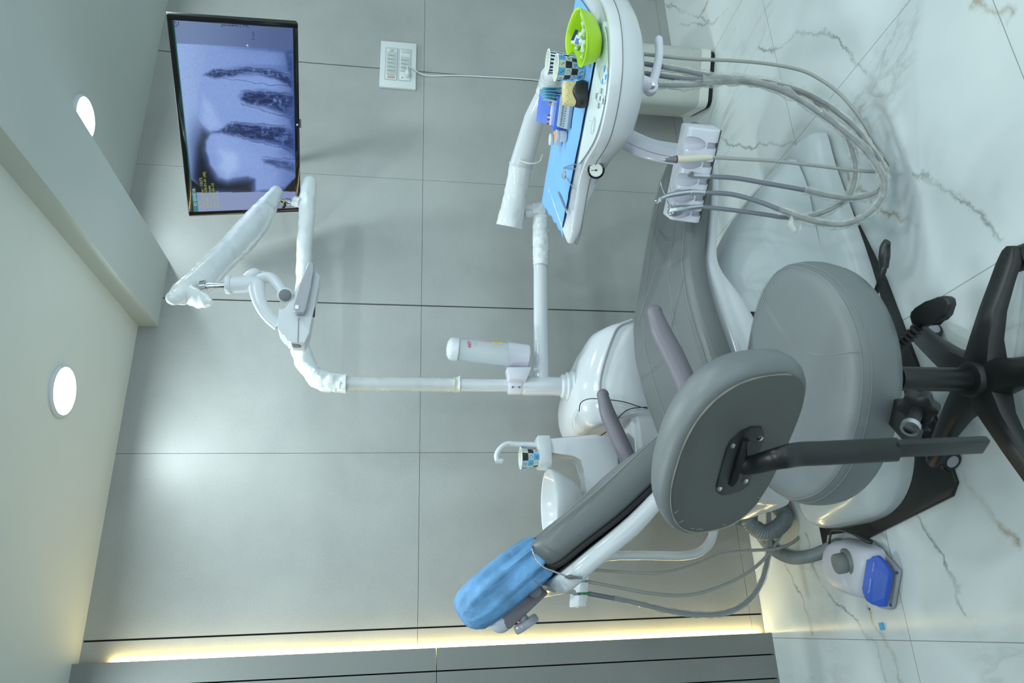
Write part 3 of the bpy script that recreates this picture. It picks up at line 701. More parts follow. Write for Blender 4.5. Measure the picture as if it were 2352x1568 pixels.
b = B(); box(b, (-.56, -.76, .36), (.3, .3, .12), bev=.01); obj('lift_mechanism', b, 'dark', CH)
b = B()
rr = random.Random(4)
for k in range(90):
    x = rr.uniform(-.97, -.86); y = -.72-(-.9-x)*0+rr.uniform(-.16, .12); 
    a = rr.uniform(2.4, 3.9); R_ = .235+rr.uniform(-.03, .0)
    px_, py_ = -.80+R_*.62*math.cos(a), -.72+R_*math.sin(a)*.9
# headrest cap (disposable cover)
b = B(); R = []
def capring(L_, sx, sn, jt, n=64, k=0):
    r = []
    for j in range(n):
        th = 2*PI*j/n; cx_, sy_ = sup(th, 2.6); p = hc+hd*L_+V((0, 1, 0))*cx_*sx+hn*sy_*sn
        s_ = 1+jt*(noise.noise(V((math.cos(th)*2.2, math.sin(th)*2.2, k*.35)))*1.0+math.sin(th*11+k*.4)*.35+math.sin(th*23+k*.9)*.2)
        c0 = hc+hd*L_; r.append(c0+(p-c0)*s_)
    return r
for k, (L_, sx, sn, jt) in enumerate(((.128, .03, .01, .04), (.126, .07, .026, .06), (.118, .10, .04, .06), (.10, .125, .051, .06), (.06, .137, .057, .07), (.01, .139, .058, .09), (-.04, .138, .058, .11), (-.08, .133, .056, .14), (-.105, .12, .05, .2), (-.116, .10, .042, .26), (-.108, .09, .036, .1))):
    R.append(capring(L_, sx, sn, jt, k=k))
loft(b, R, cap=False); bmesh.ops.contextual_create(b, geom=[e for e in b.edges if e.is_boundary and (e.verts[0].co-hc).dot(hd) > .1])
thing('headrest_cover', b, 'headcap', 'crinkled light blue disposable cap pulled over the headrest', 'headrest cover', sharp=80, solid=.0008)
# bib chain
BC = root('bib_chain', 'beaded bib chain with grey clips hanging from the headrest', 'chain', A(1240, 1300, y=-.97))
cp = cat([A(1222, 1262, y=-.965), A(1232, 1285, y=-.985), A(1250, 1303, y=-.99), A(1272, 1312, y=-.985), A(1300, 1322, y=-.975)], 9)
b = B()
for p in cp: ball(b, p, .0022, 8, 6)
tube(b, cp, .0006, 4); obj('beads', b, 'chrome', BC)
for p0, p1 in (((1298, 1324), (1326, 1326)), ((1246, 1346), (1268, 1355))):
    b = B(); a_, c_ = A(*p0, y=-.97), A(*p1, y=-.97); tube(b, [a_, (a_*.6+c_*.4), c_], [.004, .009, .005], 10, 4, sec=(1, .6)); cyl(b, c_, c_+(c_-a_)*.4, .003); obj('clip', b, 'grey', BC)
b = B(); tube(b, [A(1228, 1333, y=-.97), A(1238, 1340, y=-.97), A(1247, 1346, y=-.97)], .0018, 6); obj('chain_end', b, 'chrome', BC)

# ================================================================ DENTAL UNIT (box, column, spittoon)
YP = -.3
U = root('dental_unit', 'white dental unit cabinet with column behind the chair', 'dental unit', (-.41, -.28, 0))
b = B()
# cabinet: dome shaped top outlined from the side, extruded in depth with a sloping front
side_ = [(-.595, 0), (-.595, .66), (-.602, .70), (-.585, .725), (-.54, .742), (-.47, .742), (-.40, .722), (-.32, .69), (-.26, .655), (-.232, .61), (-.225, .56), (-.225, 0)]
side = [side_[0]]+[(p.x, p.y) for p in cat([V((x, z, 0)) for x, z in side_[1:-1]], 4)]+[side_[-1]]
R = []
for y, s_, dz in ((-.085, .86, -.02), (-.10, .96, -.005), (-.13, 1, 0), (-.34, 1, 0), (-.40, .985, -.03), (-.435, .95, -.075), (-.45, .88, -.12)):
    R.append([V((-.41+(x+.41)*s_, y, max(0, z+(dz if z > .3 else 0)))) for x, z in side])
loft(b, R); obj('cabinet', b, 'white', U, sharp=55)
b = B(); tube(b, [V((-.598, -.437, .635)), V((-.585, -.437, .655)), V((-.54, -.437, .672)), V((-.47, -.437, .670)), V((-.40, -.437, .65)), V((-.32, -.437, .618)), V((-.262, -.437, .585)), V((-.236, -.437, .53))], .006, 8, 4); obj('cabinet_rim', b, 'white', U)
b = B(); box(b, (-.54, -.29, .29), (.61, .30, .56), bev=.03, seg=3); obj('lower_cabinet', b, 'white', U)
# collar + column
px_ = A(1300, 887, y=YP).x
b = B(); lathe(b, (px_, YP, .712), (0, 0, 1), [(.056, 0), (.056, .018), (.050, .024), (.050, .036), (.043, .041), (.042, .052), (.034, .058)], 32); obj('collar', b, 'white', U)
b = B(); zt = A(1202, 887, y=YP).z; cyl(b, (px_, YP, .74), (px_, YP, zt), .033, n=32, bev=.003); col_ = obj('sleeve', b, 'white', U)
b = B(); zr = A(1302, 887, y=YP).z; tube(b, [V((px_+.0335*math.cos(a), YP+.0335*math.sin(a), zr)) for a in np.linspace(0, 2*PI, 33)], .0018, 6); obj('seal_ring', b, 'dark', U)
b = B(); za = A(780, 880, y=YP).z
cyl(b, (px_, YP, zt), (px_, YP, za), .0225, n=32); lathe(b, (px_, YP, zt-.004), (0, 0, 1), [(.033, 0), (.030, .012), (.026, .018), (.0255, .028)], 28); obj('column', b, 'white', U)
# lower arm to the right carrying the tray arm
a0 = A(1243, 880, y=YP); a1 = A(1241, 480, y=YP)
b = B(); tube(b, [V((px_, YP, a0.z)), a0+(a1-a0)*.5, a1], .0265, 24, sec=(1, .8), up=(0, 0, 1)); ball(b, a1, .0275)
lower = obj('lower_arm', b, 'white', U)
b = B(); w0 = A(1243, 612, y=YP); w1 = A(1241, 500, y=YP); tube(b, [w0+(w1-w0)*q for q in np.linspace(0, 1, 40)], .030, 24, jit=.16); obj('film_wrap', b, 'wrap', lower, label='wrinkled clear film wrapped round the arm')
b = B(); jx = A(1222, 490, y=YP); j2 = A(1185, 505, y=YP); cyl(b, V((a1.x-.004, YP, a1.z+.02)), V((a1.x-.004, YP, j2.z+.03)), .019); obj('joint_pin', b, 'white', U)
# spittoon group
b = B(); yS = -.40
zc0 = A(1345, 1015, y=yS); xm = A(1300, 1023, y=yS).x; zlo = A(1392, 1023, y=yS).z; ztop = A(1252, 1023, y=yS).z; xl = A(1400, 1120, y=yS).x
zb = A(1365, 1060, y=yS).z
arp = [(1250, 1004), (1372, 1002), (1380, 999), (1415, 999), (1421, 1008), (1423, 1165), (1346, 1165), (1345, 1078), (1337, 1052), (1318, 1042), (1250, 1042)]
prism(b, [A(u, v, y=yS-.03) for u, v in arp], (0, .07, 0), bev=.009, seg=3)
obj('spittoon_arm', b, 'white', U)
b = B(); p_ = A(1400, 1060, y=yS+.02); lathe(b, V((xm-.01, yS+.03, zb-.10)), (0, 0, 1), [(.06, 0), (.055, .03), (.045, .045), (.04, .06)], 28); box(b, (xm-.12, -.36, zb-.07), (.24, .11, .06), bev=.02); obj('spittoon_base', b, 'white', U)
bx0 = A(1250, 1135, y=yS); bcx = bx0.x-.045; bz = A(1262, 1130, y=yS).z
b = B(); prof = [(.02, -.10), (.05, -.098), (.075, -.085), (.10, -.055), (.118, -.02), (.124, 0), (.122, .006), (.117, .004), (.11, -.015), (.09, -.05), (.06, -.075), (.01, -.082)]
lathe(b, (bcx, yS, bz), (0, 0, 1), prof, 44, cap=False); obj('spittoon_bowl', b, 'white', U)
b = B(); cyl(b, (bcx, yS, zb), (bcx, yS, bz-.09), .03); obj('bowl_stem', b, 'white', U)
b = B(); tube(b, [V((bcx+.0305*math.cos(a), yS+.0305*math.sin(a), zb+.035)) for a in np.linspace(0, 2*PI, 25)], .0012, 5); obj('seal_ring', b, 'dark', U)
# cup stand + rinse tap
cq = A(1240, 1052, y=yS-.01)
b = B(); z1 = A(1232, 1035, y=yS).z; z0_ = A(1262, 1035, y=yS).z
R_ = [V((xm+.028, yS-.03, 0)), V((xm+.028, yS+.035, 0)), V((xm-.03, yS+.045, 0)), V((cq.x-.03, yS+.03, 0)), V((cq.x-.04, yS-.01, 0)), V((cq.x-.025, yS-.038, 0)), V((xm-.01, yS-.042, 0))]
prism(b, [p+V((0, 0, z0_)) for p in R_], (0, 0, z1-z0_), bev=.008); obj('cup_stand', b, 'white', U)
b = B(); tp = [V((xm, yS, z1-.005)), V((xm+.004, yS, A(1190, 1020, y=yS).z)), A(1165, 1019, y=yS), A(1149, 1030, y=yS), A(1141, 1045, y=yS), A(1142, 1058, y=yS)]
tube(b, tp, [.012, .009, .0085, .009, .009, .008], 16, 6); e_ = tp[-1]; cyl(b, e_+V((0, 0, .005)), e_-V((0, 0, .016)), .008); obj('rinse_tap', b, 'white', U)
b = B(); cyl(b, e_-V((0, 0, .014)), e_-V((0, 0, .021)), .005); obj('tap_nozzle', b, 'white2', U)
b = B(); Rr = []
for k, q in enumerate(((1328, 930), (1322, 950), (1318, 975), (1330, 995), (1345, 985))): Rr.append(A(q[0], q[1], y=-.35))
tube(b, Rr, [.008, .016, .014, .010, .004], 10, 4, sec=(1, .3), jit=.5); obj('film_scrap', b, 'film', U, label='loose scrap of clear film on the cabinet top')
# thin black cable lying over the cabinet
b = B()
tube(b, [A(1330, 945, y=-.452), A(1334, 925, y=-.458), A(1352, 916, y=-.462), A(1380, 916, y=-.46), A(1430, 922, y=-.462), A(1470, 934, y=-.465), A(1500, 940, y=-.48)], .0016, 6, 6)
tube(b, [A(1380, 1000, y=-.455), A(1400, 985, y=-.462), A(1424, 955, y=-.464), A(1450, 938, y=-.466), A(1500, 934, y=-.48)], .0016, 6, 6)
thing('black_cable', b, 'dark', 'thin black cable crossing the white cabinet behind the armrest', 'cable')

# ---------------------------------------------------------------- lamp
L_ = root('dental_lamp', 'jointed overhead dental lamp with arms wrapped in white film', 'dental lamp', (px_, YP, za))
b = B(); tube(b, [V((px_, YP, A(1050, 880, y=YP).z+.02*q)) for q in range(0, 1)]+[V((px_, YP, z)) for z in np.linspace(A(1052, 880, y=YP).z, za, 60)], .0250, 22, jit=.11)
obj('film_sleeve', b, 'film', L_, label='wrinkled clear film sleeve on the column')
b = B(); zz = A(1050, 880, y=YP).z; tube(b, [V((px_, YP, zz+.012)), V((px_, YP, zz)), V((px_, YP, zz-.008))], .0275, 20, 5, jit=.3); obj('film_tie', b, 'cupcream', L_)
b = B(); bend = [V((px_, YP, za-.005)), A(750, 876, y=YP), A(722, 862, y=YP), A(703, 835, y=YP), A(690, 800, y=YP), A(688, 770, y=YP)]
tube(b, cat(bend, 10), [.031, .034, .034, .030, .033, .031, .029], 22, jit=.14); cyl(b, V((px_, YP, za-.022)), V((px_, YP, za+.012)), .0335, .030)
obj('wrapped_elbow', b, 'wrap', L_)
b = B(); h1 = [A(688, 775, y=YP), A(692, 700, y=YP), A(697, 640, y=YP), A(699, 570, y=YP), A(704, 510, y=YP), A(706, 460, y=YP), A(711, 418, y=YP)]
ball(b, h1[-1], .0255); tube(b, cat(h1, 9), [.027, .026, .0255, .0265, .028, .031, .026], 22, jit=.09); arm1 = obj('wrapped_lower_arm', b, 'wrap', L_)
b = B(); jt = A(668, 462, y=YP); cyl(b, A(690, 470, y=YP), A(640, 462, y=YP), .0105); cyl(b, A(668, 466, y=YP), A(655, 464, y=YP), .0155); obj('joint_pin', b, 'chrome', L_)
b = B(); tube(b, [A(690, 466, y=YP-.01), A(676, 462, y=YP-.005)], .019, 16, jit=.2); obj('film_cuff', b, 'wrap', L_)
b = B(); tube(b, [A(648, 462, y=-.326), A(655, 470, y=-.33), A(650, 478, y=-.33)], .0045, 8, 4); obj('wire', b, 'dark', L_)
b = B(); tube(b, [A(645, 458, y=-.332), A(652, 464, y=-.334), A(647, 470, y=-.334)], .0018, 6, 4); obj('wire', b, 'yellow', L_, label='yellow wire')
E_ = [A(636, 440, y=-.30), A(612, 478, y=-.36), A(585, 515, y=-.43), A(540, 565, y=-.52), A(500, 605, y=-.60), A(460, 645, y=-.68), A(420, 672, y=-.74), A(398, 684, y=-.76)]
b = B(); tube(b, cat(E_, 9), [.024, .036, .046, .048, .046, .043, .044, .039, .032, .02], 26, jit=.065, sec=(1, .9)); ball(b, E_[-1], .0195); ball(b, E_[0]+V((0, .004, .004)), .0235); obj('wrapped_upper_arm', b, 'wrap', L_)
b = B(); fl = [A(405, 670, y=-.72), A(440, 680, y=-.75), A(468, 690, y=-.77), A(486, 695, y=-.78)]; tube(b, cat(fl, 6), [.018, .027, .022, .008], 14, sec=(1, .55), jit=.3)
obj('loose_film_end', b, 'wrap', L_)
yl = -.75
b = B(); s0, s1 = A(462, 657, y=yl), A(522, 655, y=yl); cyl(b, s0, s1, .0085); cyl(b, A(474, 656, y=yl)-V((0, .002, 0)), A(462, 657, y=yl), .015, .015); obj('chrome_stem', b, 'chrome', L_)
b = B(); c0 = A(519, 654, y=yl); c1 = A(532, 654, y=yl); cyl(b, c0, c1, .0255, bev=.003)
lp = [A(531, 654, y=yl), A(560, 653, y=yl), A(580, 651, y=yl), A(600, 652, y=yl)]
tube(b, lp, [.0225, .0225, .021, .018], 24); tube(b, [A(566, 640, y=yl), A(585, 628, y=yl), A(602, 640, y=yl+.03)], [.014, .016, .01], 16, 5)
neck = obj('swivel_neck', b, 'white2', L_)
b = B(); yo = yl-.01
tube(b, [A(604, 632, y=yo+.03), A(592, 650, y=yo), A(592, 675, y=yo-.01), A(602, 705, y=yo-.02), A(620, 730, y=yo-.02), A(642, 748, y=yo-.02)], [.018, .021, .019, .016, .015, .016], 14, 6, sec=(.75, 1.1))
tube(b, [A(598, 640, y=yo), A(622, 638, y=yo-.015), A(640, 656, y=yo-.03), A(655, 678, y=yo-.035)], [.017, .019, .018, .017], 14, 6, sec=(.8, 1.05)); ball(b, A(655, 678, y=yo-.03), .0165); obj('yoke', b, 'white2', L_)
b = B(); dq = A(655, 678, y=yl-.045); nv = (CAM-dq).normalized(); cyl(b, dq-nv*.03, dq+nv*.015, .0215, bev=.002); obj('yoke_hub', b, 'white2', L_)
b = B(); cyl(b, dq+nv*.015, dq+nv*.018, .0165, bev=.001); obj('hub_cap', b, 'grey', L_)
hp = [(641, 706), (636, 735), (638, 756), (648, 770), (664, 780), (668, 786), (700, 788), (712, 762), (722, 705), (736, 634), (728, 624), (712, 622), (700, 640), (682, 655), (668, 690), (656, 712)]
b = B(); P = [A(u, v, y=-.80) for u, v in hp]; prism(b, P, (.02, .11, .012), bev=.009, seg=3); head = obj('lamp_head', b, 'white2', L_)
b = B(); dv = [(684, 784), (690, 722), (718, 660), (728, 628)]
tube(b, [A(684, 786, y=-.803), A(686, 730, y=-.804)], .0008, 4); obj('head_seam', b, 'seam', head)
b = B(); hpoly = [(709, 600), (714, 598), (720, 604), (721, 622), (713, 660), (703, 710), (698, 717), (680, 718), (674, 712), (676, 700), (690, 650)]
prism(b, [A(u, v, y=-.835) for u, v in hpoly], (.006, .032, .002), bev=.005, seg=3); obj('lamp_handle', b, 'midgrey', L_)
b = B(); t0 = A(682, 705, y=-.8365); box(b, t0, (.011, .002, .009)); obj('switch_mark', b, 'paper', L_)
b = B(); q = A(680, 788, y=-.775); box(b, q, (.012, .04, .022), bev=.003); obj('lower_tab', b, 'grey', L_)
b = B(); q0 = A(716, 710, y=-.80); nn = (A(720, 700, y=-.74)-q0)
cyl(b, A(717, 715, y=-.78)+V((0, 0, 0)), A(719, 715, y=-.78)-V((0, 0, .004)), .016); obj('lens_port', b, 'dark', L_)

# ---------------------------------------------------------------- dispenser on the column
yd = -.33
D = root('soap_dispenser', 'clear bottle with white cap in a clamp on the column', 'dispenser', A(1160, 815, y=yd))
c0, c1 = A(1166, 814, y=yd), A(1050, 802, y=yd); ax = (c1-c0).normalized(); H_ = (c1-c0).length
b = B(); lathe(b, c0-ax*.02, ax, [(.040, 0), (.0405, .03), (.040, H_*.6), (.038, H_+.012)], 32, sx=1, sy=.95, xdir=(1, 0, 0)); obj('clear_bottle', b, 'clear', D)
b = B(); lathe(b, c1-ax*.006, ax, [(.0385, 0), (.0415, .003), (.041, .024), (.037, .033), (.024, .041), (.004, .044)], 32, xdir=(1, 0, 0)); obj('bottle_cap', b, 'white', D)
b = B(); lathe(b, c0-ax*.075, ax, [(.034, 0), (.042, .004), (.0445, .07), (.0465, .078), (.0435, .078), (.041, .066)], 32, cap=False, sx=1); cyl(b, c0-ax*.076, c0-ax*.07, .035)
k0 = A(1190, 850, y=yd); prism(b, [A(1164, 842, y=yd-.03), A(1222, 842, y=yd-.03), A(1210, 872, y=yd-.03), A(1170, 870, y=yd-.03)], (0, .06, 0), bev=.005)
obj('bottle_holder', b, 'lavender', D)
b = B(); zc_ = A(1182, 887, y=YP).z; lathe(b, (px_, YP, zc_-.024), (0, 0, 1), [(.029, 0), (.0315, .003), (.031, .045), (.029, .048)], 28); cl = obj('clamp_collar', b, 'lavender', D)
b = B()
for dz in (-.011, .012): cyl(b, (px_-.014, YP-.027, zc_+dz), (px_-.016, YP-.032, zc_+dz), .0035)
obj('clamp_screw', b, 'grey', D)
rd = CR; ud = ax
def onb(px, py): 
    p = A(px, py, y=yd-.0405); return p
b = B(); text(b, 'KET', onb(1081.5, 798), (1, 0, .02), ax, .0135, .0005, bold=.0004); obj('label_print', b, 'magenta', D)
b = B(); text(b, 'Disinfectant', onb(1094, 794), (1, 0, .02), ax, .0035, .0005); obj('label_print', b, 'seam', D)
b = B(); tube(b, [onb(1106, 780), onb(1112, 783), onb(1120, 783), onb(1130, 785)], .0016, 6, 3); obj('label_figure', b, mat('pink print', (230, 120, 170), .5), D)
b = B(); tube(b, [onb(1131, 785), onb(1136, 788), onb(1145, 787), onb(1155, 788)], .0018, 6, 3); obj('label_figure', b, 'yellow', D)

# ---------------------------------------------------------------- paper cups
CUPM = ['paper', 'cupcream', 'cupblue', 'cupgrey', 'cupblack', 'ink']
def make_cup(base, up, h, rt, rb, label, rot=0, group=None, grid=(10, 4), seed=1, zig=False):
    base = V(base); t = root('paper_cup', label, 'paper cup', base, group)
    x, y, d = frame(up); rnd = random.Random(seed); b = B(); n = 40
    hs = [0, .03]+[.03+.93*(i+1)/grid[1] for i in range(grid[1])]
    rings = []
    for f in hs: rings.append([b.verts.new(base+d*h*f+(x*math.cos(2*PI*i/n+rot)+y*math.sin(2*PI*i/n+rot))*(rb+(rt-rb)*f)) for i in range(n)])
    patt = (2, 1, 4, 3)
    for k in range(len(hs)-1):
        for i in range(n):
            f = b.faces.new((rings[k][i], rings[k][(i+1) % n], rings[k+1][(i+1) % n], rings[k+1][i])); c_ = i//(n//grid[0])
            f.material_index = patt[(c_-k) % 4] if not zig else (5 if (i+k) % 2 else 0)
    f = b.faces.new(rings[0][::-1]); obj('cup_wall', b, CUPM, t, sharp=60)
    b = B(); loft(b, [[base+d*h*f+(x*math.cos(2*PI*i/n)+y*math.sin(2*PI*i/n))*r for i in range(n)] for f, r in ((.965, rt*.97), (.975, rt+.0012), (.99, rt+.002), (1.0, rt+.0012), (1.0, rt-.001), (.97, rt-.0015), (.04, rb-.001), (.04, .001))], cap=False); obj('rim', b, 'paper', t)
    # printed marks
    b = B()
    if not zig:
        for k in range(1, len(hs)-1):
            for c_ in range(grid[0]):
                a = 2*PI*(c_+.5)/grid[0]+rot; f = (hs[k]+hs[k+1])/2; r = rb+(rt-rb)*f+.0004; o = base+d*h*f+(x*math.cos(a)+y*math.sin(a))*r; tx = (-x*math.sin(a)+y*math.cos(a)); q = .0048
                if (c_+k) % 3 == 0: tube(b, [o+tx*q*math.cos(u)+d*q*math.sin(u) for u in np.linspace(.3, 5.6, 12)], .0004, 4)
                elif (c_+k) % 3 == 1: tube(b, [o+tx*q*.6*math.sin(u)+d*q*(1-u/3.1) for u in np.linspace(0, 6.2, 14)], .0005, 4)
                else: tube(b, [o+tx*q*r_*math.cos(u)+d*q*r_*math.sin(u) for u, r_ in ((0, 1), (1, .5), (2.1, 1), (3.1, .5), (4.2, 1), (5.2, .5), (6.28, 1))], .0004, 4)
        obj('printed_mark', b, 'ink', t)
    return t
cb = V((cq.x, yS-.012, z1-.022)); make_cup(cb, (0, 0, 1), .078, .0335, .0225, 'blue and black checked paper cup in the stand beside the rinse tap', rot=-1.9, grid=(8, 4))

# ================================================================ TRAY
TO = V((.12, -1.05, 0)); ta = V((-.5, .866, 0)); tb = V((.866, .5, 0)); TZ = .85
def T(a, b_, z=TZ): return TO+ta*a+tb*b_+V((0, 0, z))
def ab(p): q = V(p)-TO; return q.dot(ta), q.dot(tb)
IT = root('instrument_tray', 'white dentist delivery tray with control panel on a jointed arm', 'instrument tray', T(0, 0, TZ-.1))
out = [(-.30, .19), (-.318, .15), (-.32, .0), (-.312, -.09), (-.295, -.165), (-.262, -.225), (-.215, -.275), (-.165, -.298), (-.11, -.305), (-.05, -.295), (.0, -.262), (.045, -.222), (.09, -.195), (.14, -.185), (.2, -.19), (.27, -.195), (.305, -.185), (.325, -.155), (.33, 0), (.328, .15), (.31, .19), (0, .2)]
oc = cat([V((a, b_, 0)) for a, b_ in out+out[:1]], 4)[:-1]; cc = V((0, -.05, 0))
def inset(p, d):
    v = p-cc; return p-v.normalized()*d
def botz(a): return np.interp(a, [-.3, -.05, .08, .18, .33], [.088, .088, .074, .040, .026])
b = B()
R = []
for ins, f in ((.09, 1.0), (.035, .98), (.012, .82), (.003, .55), (0, .3), (0, .06)):
    R.append([T(inset(p, ins).x, inset(p, ins).y, TZ-botz(p.x)*f) for p in oc])
R.append([T(inset(p, .003).x, inset(p, .003).y, TZ+.004) for p in oc]); R.append([T(inset(p, .010).x, inset(p, .010).y, TZ+.006) for p in oc])
R.append([T(inset(p, .016).x, inset(p, .016).y, TZ+.002) for p in oc]); R.append([T(inset(p, .05).x, inset(p, .05).y, TZ+.0) for p in oc])
loft(b, R); obj('tray_body', b, 'white', IT, sharp=50)
b = B(); sm_ = [T(inset(p, -.0006).x, inset(p, -.0006).y, TZ-.022) for p in oc]; tube(b, sm_+sm_[:1], .0009, 5); obj('seam', b, 'seam', IT)
# control panel
pn = [(-.27, -.13), (-.262, -.17), (-.235, -.215), (-.19, -.255), (-.14, -.275), (-.09, -.275), (-.03, -.255), (.02, -.215), (.06, -.175), (.09, -.14), (.085, -.128)]
b = B(); pc_ = cat([V((a, b_, 0)) for a, b_ in pn], 3); prism(b, [T(p.x, p.y, TZ+.001) for p in pc_], (0, 0, .0035)); obj('control_panel', b, 'panel', IT)
b = B(); tube(b, [T(p.x, p.y-.003, TZ+.0046) for p in pc_[2:-3]], .0009, 5); obj('panel_line', b, 'seam', IT)
TP = TZ+.0045
def P2(px, py, z=TP): return A(px, py, z=z)
for u, v in ((1389, 159), (1392, 177), (1384, 187)):
    b = B(); lathe(b, P2(u, v), (0, 0, 1), [(.0065, 0), (.0065, .0008), (.005, .0014)], 18); obj('blue_button', b, 'btn_blue', IT)
for u, v in ((1382, 210), (1371, 221), (1379, 226), (1386, 231), (1376, 242)):
    b = B(); lathe(b, P2(u, v), (0, 0, 1), [(.0068, 0), (.0068, .0008), (.0055, .0014)], 18); obj('grey_button', b, 'btn_grey', IT)
b = B(); ol = cat([P2(*q) for q in ((1382, 153), (1391, 151), (1396, 165), (1397, 180), (1388, 192), (1381, 190), (1377, 172), (1382, 153))], 4); tube(b, ol, .0005, 4)
ol = cat([P2(*q) for q in ((1382, 203), (1387, 208), (1384, 218), (1390, 224), (1391, 234), (1386, 239), (1380, 238), (1380, 245), (1374, 249), (1371, 243), (1374, 233), (1368, 228), (1367, 217), (1372, 214), (1376, 214), (1379, 204), (1382, 203))], 3); tube(b, ol, .0005, 4)
ol = cat([P2(*q) for q in ((1366, 268), (1368, 280), (1365, 298), (1360, 308), (1358, 300), (1360, 282), (1366, 268))], 4); tube(b, ol, .0005, 4)
l0, l1 = P2(1363.5, 303), P2(1367, 273); text(b, 'Anthem', l0, l1-l0, (l1-l0).normalized().cross(V((0, 0, -1))), .0105, .0002)
obj('panel_print', b, 'seam', IT)
b = B(); lathe(b, P2(1356, 277), (0, 0, 1), [(.0012, 0), (.0012, .0006)], 8); obj('indicator', b, 'red', IT)
# gauge
gq = A(1369, 390, z=TZ-.03); gn = (CAM-gq); gn.z = 0; gn = (gn.normalized()+V((-.35, 0, .12))).normalized(); gq = T(.088, -.197, TZ-.028)
gq = A(1369, 390, y=gq.y-.016); gn = ((CAM-gq).normalized()+V((-.12, 0, .0))).normalized()
b = B(); cyl(b, gq-gn*.03, gq+gn*.008, .0228, bev=.001); G = obj('gauge_case', b, 'bezel', IT)
b = B(); cyl(b, gq+gn*.008, gq+gn*.009, .0172); obj('gauge_dial', b, 'paper', G)
b = B(); gx_, gy_, _ = frame(gn)
for k in range(11):
    a = -2.3+4.6*k/10; v = (gx_*math.cos(a)+gy_*math.sin(a)); tube(b, [gq+gn*.0092+v*.014, gq+gn*.0092+v*.017], .0003, 4)
tube(b, [gq+gn*.0095-CR*.0+(-CU)*.004, gq+gn*.0095+CU*.013], .0007, 5); cyl(b, gq+gn*.009, gq+gn*.0102, .0025); obj('gauge_needle', b, 'ink', G)
# knobs under the front edge
for (u, v, m_, r) in ((1459, 237, 'black', .0095), (1455, 264, 'white2', .010), (1452, 288, 'clear', .0085)):
    b = B(); p = A(u, v, z=TZ-.095); cyl(b, p+V((0, 0, .03)), p+V((0, 0, -.006)), r, bev=.002); obj('control_knob', b, m_, IT)
# positioning handle
b = B(); h0 = A(1468, 188, z=.765); h1_ = A(1497, 197, z=.715)
tube(b, [h0+V((0, 0, .03)), h0, h1_], [.020, .019, .016], 18); cyl(b, h1_+CR*0+V((0, .015, 0)), h1_-(h1_-CAM).normalized()*.034, .0165, bev=.003)
hz = h1_.z; tube(b, [h1_, A(1508, 160, y=h1_.y-.005), A(1514, 125, y=h1_.y-.01), A(1513, 92, y=h1_.y-.015)], [.013, .011, .0105, .0105], 16, 6); ball(b, A(1513, 91, y=h1_.y-.015), .0104)
obj('tray_handle', b, 'lavender', IT)
b = B(); q = h1_-(h1_-CAM).normalized()*.034; nv = (CAM-h1_).normalized(); cyl(b, q, q+nv*.003, .0085, bev=.001); obj('handle_screw', b, 'chrome', IT)
b = B(); tube(b, [h0+V((.0205*math.cos(a), .0205*math.sin(a), .004)) for a in np.linspace(0, 2*PI, 20)], .0016, 5); obj('handle_ring', b, 'lime', IT)
# arm joining the tray to the unit
b = B(); u0 = A(1170, 520, y=-.30); u1 = A(1196, 380, y=-.42); u2 = A(1228, 270, y=-.56); u3 = A(1262, 195, y=-.70); u4 = V((.46, -.92, .83))
tube(b, cat([u0, (u0+u1)/2, u1], 14), [.052, .046, .043, .042], 24, jit=.07, sec=(1, .75), up=(0, 0, 1))
obj('wrapped_arm', b, 'wrap', IT)
b = B(); tube(b, [u1, u2, u3], [.043, .038, .032], 24, sec=(1, .75), up=(0, 0, 1)); tube(b, [u1-(u1-u2)*.03, u1+(u1-u2)*.01], .0455, 22, sec=(1, .75), up=(0, 0, 1)); arm_ = obj('upper_arm', b, 'white', IT)
b = B(); tube(b, [u3-(u3-u2)*.25, u3, A(1266, 172, y=-.76)], [.036, .040, .036], 20, 4, jit=.08); obj('film_cuff', b, 'wrap', IT)
b = B(); tube(b, [A(1266, 172, y=-.76), V((.44, -.90, .80)), T(-.05, .12, .80)], .03, 16, 5); obj('arm_mount', b, 'white', IT)
b = B(); tube(b, [A(1193, 368, y=-.46), A(1215, 375, y=-.47), A(1238, 372, y=-.47), A(1246, 355, y=-.46)], .0028, 6, 6); obj('film_tie', b, 'cupcream', IT)
b = B(); jp = A(1195, 497, y=-.30); box(b, A(1235, 486, y=-.30), (.05, .05, .055), bev=.012); cyl(b, A(1205, 493, y=-.30), A(1236, 490, y=-.30), .0175); obj('arm_joint', b, 'white', IT)
# bracket from tray underside to handpiece holder
b = B(); yb = -1.06
tube(b, [A(1425, 312, y=-1.03), A(1460, 330, y=-1.05), A(1500, 345, y=-1.07), A(1560, 355, y=-1.10)], .03, 20, 6, sec=(1.05, .55), up=(.62, 0, 0)); obj('holder_bracket', b, 'lavender', IT)
b = B(); tube(b, [A(1425, 318, y=-1.0705), A(1460, 336, y=-1.0915), A(1500, 351, y=-1.112), A(1552, 362, y=-1.14)], .0008, 4, 6); obj('bracket_line', b, 'grey', IT)

